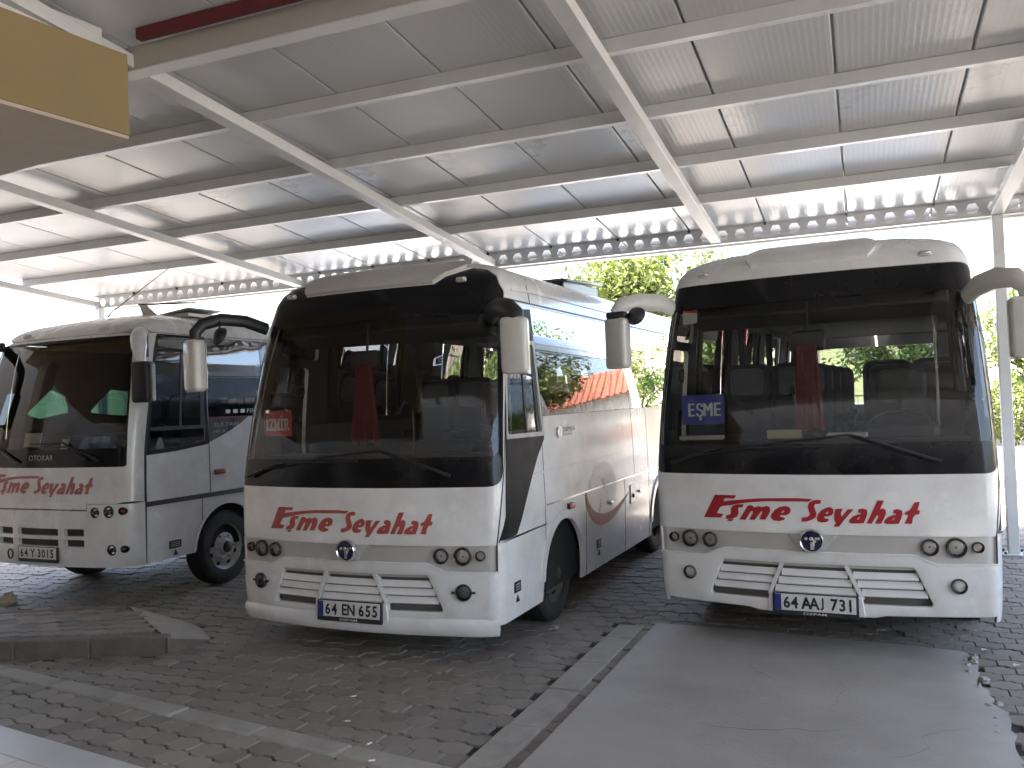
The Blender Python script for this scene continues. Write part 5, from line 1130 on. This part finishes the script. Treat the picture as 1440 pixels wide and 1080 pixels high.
for x in (-8.2, -6.2):
    part('column', 'soffit_paint', tb, lambda b: b.box((x, -.6, 1.8), (.45, .45, 3.5)), bevel=.02)
for x in (-6.5, -2.5, 1.5, 5.5, 9):
    o = part('window', 'beam_cream', tb, lambda b: [b.box((x, -6.73, 1.9), (3.2, .06, 2.6))], bevel=.01)
    part('pane', 'black_gloss', o, lambda b: [b.box((x+q*.78, -6.69, 1.9), (1.5, .03, 2.44)) for q in (-1, 1)])

# ------------------------------------------------------------------ beyond the station: trees, houses, walls
mat('leaf_light', (.125, .155, .035), .55, vary=.3, vscale=1.6, island=.35, trans=.45)
mat('leaf_mid', (.065, .11, .020), .55, vary=.3, vscale=1.6, island=.35, trans=.4)
mat('leaf_dark', (.035, .065, .018), .6, vary=.3, vscale=1.6, island=.3, trans=.3)
mat('bark', (.10, .075, .05), .9, vary=.3, vscale=8, bump=.6, bscale=30)
mat('house_white', (.62, .59, .53), .85, vary=.05, vscale=.6, dirt=((.4, .36, .3), .8, .3))
mat('house_peach', (.55, .40, .28), .85, vary=.05, vscale=.6, dirt=((.36, .28, .2), .8, .3))
mat('house_cream', (.58, .50, .36), .85, vary=.05, vscale=.6, dirt=((.38, .32, .24), .8, .3))
mat('roof_tile', (.27, .085, .05), .8, vary=.2, vscale=2.5, island=.15)
mat('roof_pale', (.40, .33, .26), .85, vary=.15, vscale=2)
mat('garden_wall', (.52, .48, .42), .9, vary=.1, vscale=1.2, dirt=((.3, .27, .22), 1, .4))
mat('iron', (.03, .03, .03), .5, metal=.4)
mat('hill_grass', (.16, .16, .06), .95, vary=.3, vscale=.08)
def tree(name, x, y, h, rx, rz_, m, seed, label, nleaf=5200, group='trees beyond the station', base=.30, leaf=.085):
    rn = random.Random(seed); root = empty(name, (x, y, 0), rn.random()*6); tag(root, label, 'tree', group)
    zc = h-rz_; b = MB(); th = zc*.75
    b.tube([(0, 0, -.1), (.04, .02, th*.4), (-.03, .05, th*.8), (.02, 0, zc)], [.05*h**.8, .04*h**.8, .032*h**.8, .02*h**.8], 9)
    tips = []
    for k in range(11):
        a = rn.random()*6.28; z0 = th*(.55+.5*rn.random()); q = rn.uniform(.45, .95); e = Vector((math.cos(a)*rx*q, math.sin(a)*rx*q, zc+rz_*rn.uniform(-.45, .75)))
        mid = Vector((e.x*.4, e.y*.4, (z0+e.z)/2+.1)); b.tube([(0, 0, z0), mid, e], [.022*h**.8, .014*h**.8, .004], 6); tips.append(e)
    b.build('trunk', 'bark', root, smooth=50)
    cl = []
    for k in range(46):
        while True:
            v = Vector((rn.uniform(-1, 1), rn.uniform(-1, 1), rn.uniform(-1, 1)))
            if v.length < 1: break
        v = v*(.55+.45*rn.random()) if v.length > .3 else v*1.6
        cl.append((Vector((v.x*rx, v.y*rx, zc+v.z*rz_)), rn.uniform(.22, .44)*rx*.72))
    cl += [(t, .34*rx) for t in tips]
    V = []; F_ = []
    for k in range(nleaf):
        c, cr = cl[rn.randrange(len(cl))]
        dv = Vector((rn.gauss(0, 1), rn.gauss(0, 1), rn.gauss(0, .85))).normalized()*cr*rn.random()**.4
        p = c+dv; s = leaf*rn.uniform(.6, 1.4)
        n_ = (dv.normalized()*.6+Vector((rn.gauss(0, .6), rn.gauss(0, .6), rn.gauss(.5, .6)))).normalized(); t = n_.orthogonal().normalized(); t = (Matrix.Rotation(rn.random()*6.28, 3, n_) @ t); u_ = n_.cross(t)
        k0 = len(V); V += [p-t*s, p+u_*s*.45-t*s*.1, p+t*s, p-u_*s*.45-t*s*.1]; F_.append((k0, k0+1, k0+2, k0+3))
    MB().add(V, F_).build('crown', m, root, fix=False)
    return root
tree('leafy_tree', -5.35, 21.5, 6.2, 2.2, 2.0, 'leaf_light', 3, 'sunlit light green tree rising behind the gap between the middle and right buses', 14000, leaf=.085)
tree('leafy_tree', 4.6, 27.5, 4.0, 1.3, 1.3, 'leaf_light', 5, 'small bright tree beyond the road right of the right bus, beside the post', 6500)
tree('leafy_tree', 1.4, 30.0, 5.4, 2.1, 2.0, 'leaf_mid', 6, 'broad green tree hidden mostly behind the right bus', 7000)
tree('leafy_tree', 8.8, 30.0, 7.6, 3.0, 3.0, 'leaf_mid', 7, 'round green tree on the far right beyond the road', 6000)
tree('leafy_tree', -14.5, 29.0, 5.6, 2.3, 2.2, 'leaf_mid', 8, 'green tree seen through the windows of the middle bus, beyond the road', 6000)
tree('leafy_tree', -24, 33.0, 5.0, 2.3, 2.1, 'leaf_dark', 9, 'dark green tree far to the left behind the left bus', 5000)
tree('leafy_tree', 13, 29.0, 7.6, 3.0, 3.0, 'leaf_mid', 10, 'green tree outside to the right of the canopy', 5000)
tree('leafy_tree', 5.6, 33.5, 5.2, 2.0, 1.9, 'leaf_mid', 12, 'green tree in front of the cream house beyond the road', 6000)
def bush(x, y, rx, h, m, seed, label):
    rn = random.Random(seed); root = empty('shrub', (x, y, 0)); tag(root, label, 'shrub', 'shrubs along the garden wall')
    b = MB()
    for k in range(6): a = rn.random()*6.28; b.tube([(0, 0, -.05), (math.cos(a)*rx*.3, math.sin(a)*rx*.3, h*.4), (math.cos(a)*rx*.7, math.sin(a)*rx*.7, h*.8)], [.03, .02, .006], 6)
    b.build('stem', 'bark', root)
    V = []; F_ = []
    for k in range(2600):
        while True:
            v = Vector((rn.uniform(-1, 1), rn.uniform(-1, 1), rn.uniform(-1, 1)))
            if .35 < v.length < 1: break
        p = Vector((v.x*rx*(1+.2*math.sin(5*v.y)), v.y*rx, h*.55+v.z*h*.5*(1+.15*math.sin(7*v.x)))); s = .06*rn.uniform(.6, 1.4); n_ = Vector((rn.gauss(0, 1), rn.gauss(0, 1), rn.gauss(.6, 1))).normalized(); t = n_.orthogonal().normalized(); u_ = n_.cross(t)
        k0 = len(V); V += [p-t*s, p+u_*s*.5, p+t*s, p-u_*s*.5]; F_.append((k0, k0+1, k0+2, k0+3))
    MB().add(V, F_).build('foliage', m, root, fix=False)
bush(3.45, 25.9, .8, 1.9, 'leaf_light', 1, 'sunlit shrub by the garden wall left of the post'); bush(5.0, 26.1, .85, 1.5, 'leaf_light', 2, 'sunlit shrub by the garden wall right of the post'); bush(7.2, 26.2, .9, 1.6, 'leaf_mid', 3, 'shrub by the garden wall at the right edge')
def house(x, y, w_, dp, h, roof, wall, label, name='house', storeys=2, seed=1, rm='roof_tile'):
    rn = random.Random(seed); root = empty(name, (x, y, 0)); tag(root, label, 'house', 'houses beyond the station')
    part('wall', wall, root, lambda b: b.box((0, dp/2, h/2), (w_, dp, h)))
    e = .45; rh = roof
    R_ = MB(); R_.add([(-w_/2-e, -e, h-.05), (w_/2+e, -e, h-.05), (w_/2+e, dp+e, h-.05), (-w_/2-e, dp+e, h-.05), (-w_/2*.55, dp/2, h+rh), (w_/2*.55, dp/2, h+rh)], [(0, 1, 5, 4), (2, 3, 4, 5), (1, 2, 5), (3, 0, 4), (3, 2, 1, 0)])
    rf = R_.build('roof', rm, root)
    def ribs(b):
        n = int((w_+2*e)/.28)
        for k in range(n+1):
            t = k/n; x0 = -w_/2-e+(w_+2*e)*t; xr = max(-w_/2*.55, min(w_/2*.55, x0)); f = 1-abs(x0-xr)/max(.01, (w_/2+e-w_/2*.55)) if x0 != xr else 1
            b.tube([(x0, -e-.02, h-.02), (x0, -e+(dp/2+e)*f, h-.02+(rh+.05)*f)], .05, 5)
    part('tile_rib', rm, rf, ribs, smooth=50)
    part('chimney', 'house_white', rf, lambda b: [b.box((w_*.2, dp*.55, h+rh*.9), (.6, .6, 1.3)), b.box((w_*.2, dp*.55, h+rh*.9+.68), (.75, .75, .1))])
    nb = max(2, int(w_/2.6))
    for s_ in range(storeys):
        for k in range(nb):
            cx_ = -w_/2+(k+.5)*w_/nb; cz = 1.5+s_*2.8
            if cz+.8 > h: continue
            o = part('window', 'house_white', root, lambda b: [b.box((cx_, -.03, cz-.72), (1.35, .12, .08)), b.box((cx_-.58, -.02, cz), (.08, .08, 1.36)), b.box((cx_+.58, -.02, cz), (.08, .08, 1.36)), b.box((cx_, -.02, cz+.66), (1.24, .08, .08)), b.box((cx_, -.02, cz), (.05, .07, 1.3))])
            part('pane', 'black_gloss', o, lambda b: b.box((cx_, -.006, cz), (1.1, .02, 1.3)))
    return root
house(-6.2, 33, 9.0, 8, 3.6, 1.9, 'house_white', 'white house with red tiled roof seen between the middle and right buses', storeys=1)
house(8.5, 55, 9.0, 8, 7.2, 2.0, 'house_cream', 'cream house behind the shrubs at the right edge', seed=2, rm='roof_pale')
house(16.5, 36, 9.0, 8, 4.8, 2.0, 'house_peach', 'peach house far out on the right side', seed=3)
house(-17.5, 36, 8.5, 8, 5.4, 2.0, 'house_peach', 'peach coloured house behind the trees left of the middle bus', seed=4)
house(-31, 40, 10, 8, 4.4, 1.9, 'house_white', 'white house with red roof far left, hidden behind the left bus', seed=5)
house(25, 22, 9, 8, 4.6, 1.9, 'house_cream', 'cream house beyond the right end of the canopy', seed=6)
gw = empty('garden_wall', (5, 26.8, 0)); tag(gw, 'low pale garden wall with iron railing beyond the road', 'wall')
part('wall_base', 'garden_wall', gw, lambda b: b.box((0, 0, .35), (40, .22, .8)), bevel=.01)
part('coping', 'kerb_concrete', gw, lambda b: b.box((0, 0, .78), (40, .32, .07)), bevel=.01)
part('railing', 'iron', gw, lambda b: [b.box((0, 0, 1.55), (40, .03, .04)), b.box((0, 0, .95), (40, .03, .04))]+[b.box((-20+.16*k, 0, 1.2), (.018, .018, .75)) for k in range(251)])
kr = part('road_kerb', 'kerb_concrete', None, lambda b: [b.box((0, 19.35, .03), (400, .3, .14)), b.box((0, 25.65, .03), (400, .3, .14))]); tag(kr, kind='structure')
vs = []; n = 60
for j in range(8):
    for i in range(n+1):
        x = -260+520*i/n; t = j/7; vs.append((x, 110+t*170, -.5+(16+7*math.sin(x*.021+1)+4*math.sin(x*.053))*math.sin(t*1.57)**1.2))
hl_ = MB().add(vs, [(j*(n+1)+i, j*(n+1)+i+1, (j+1)*(n+1)+i+1, (j+1)*(n+1)+i) for j in range(7) for i in range(n)]).build('hills', 'hill_grass', None, smooth=60); tag(hl_, kind='structure')
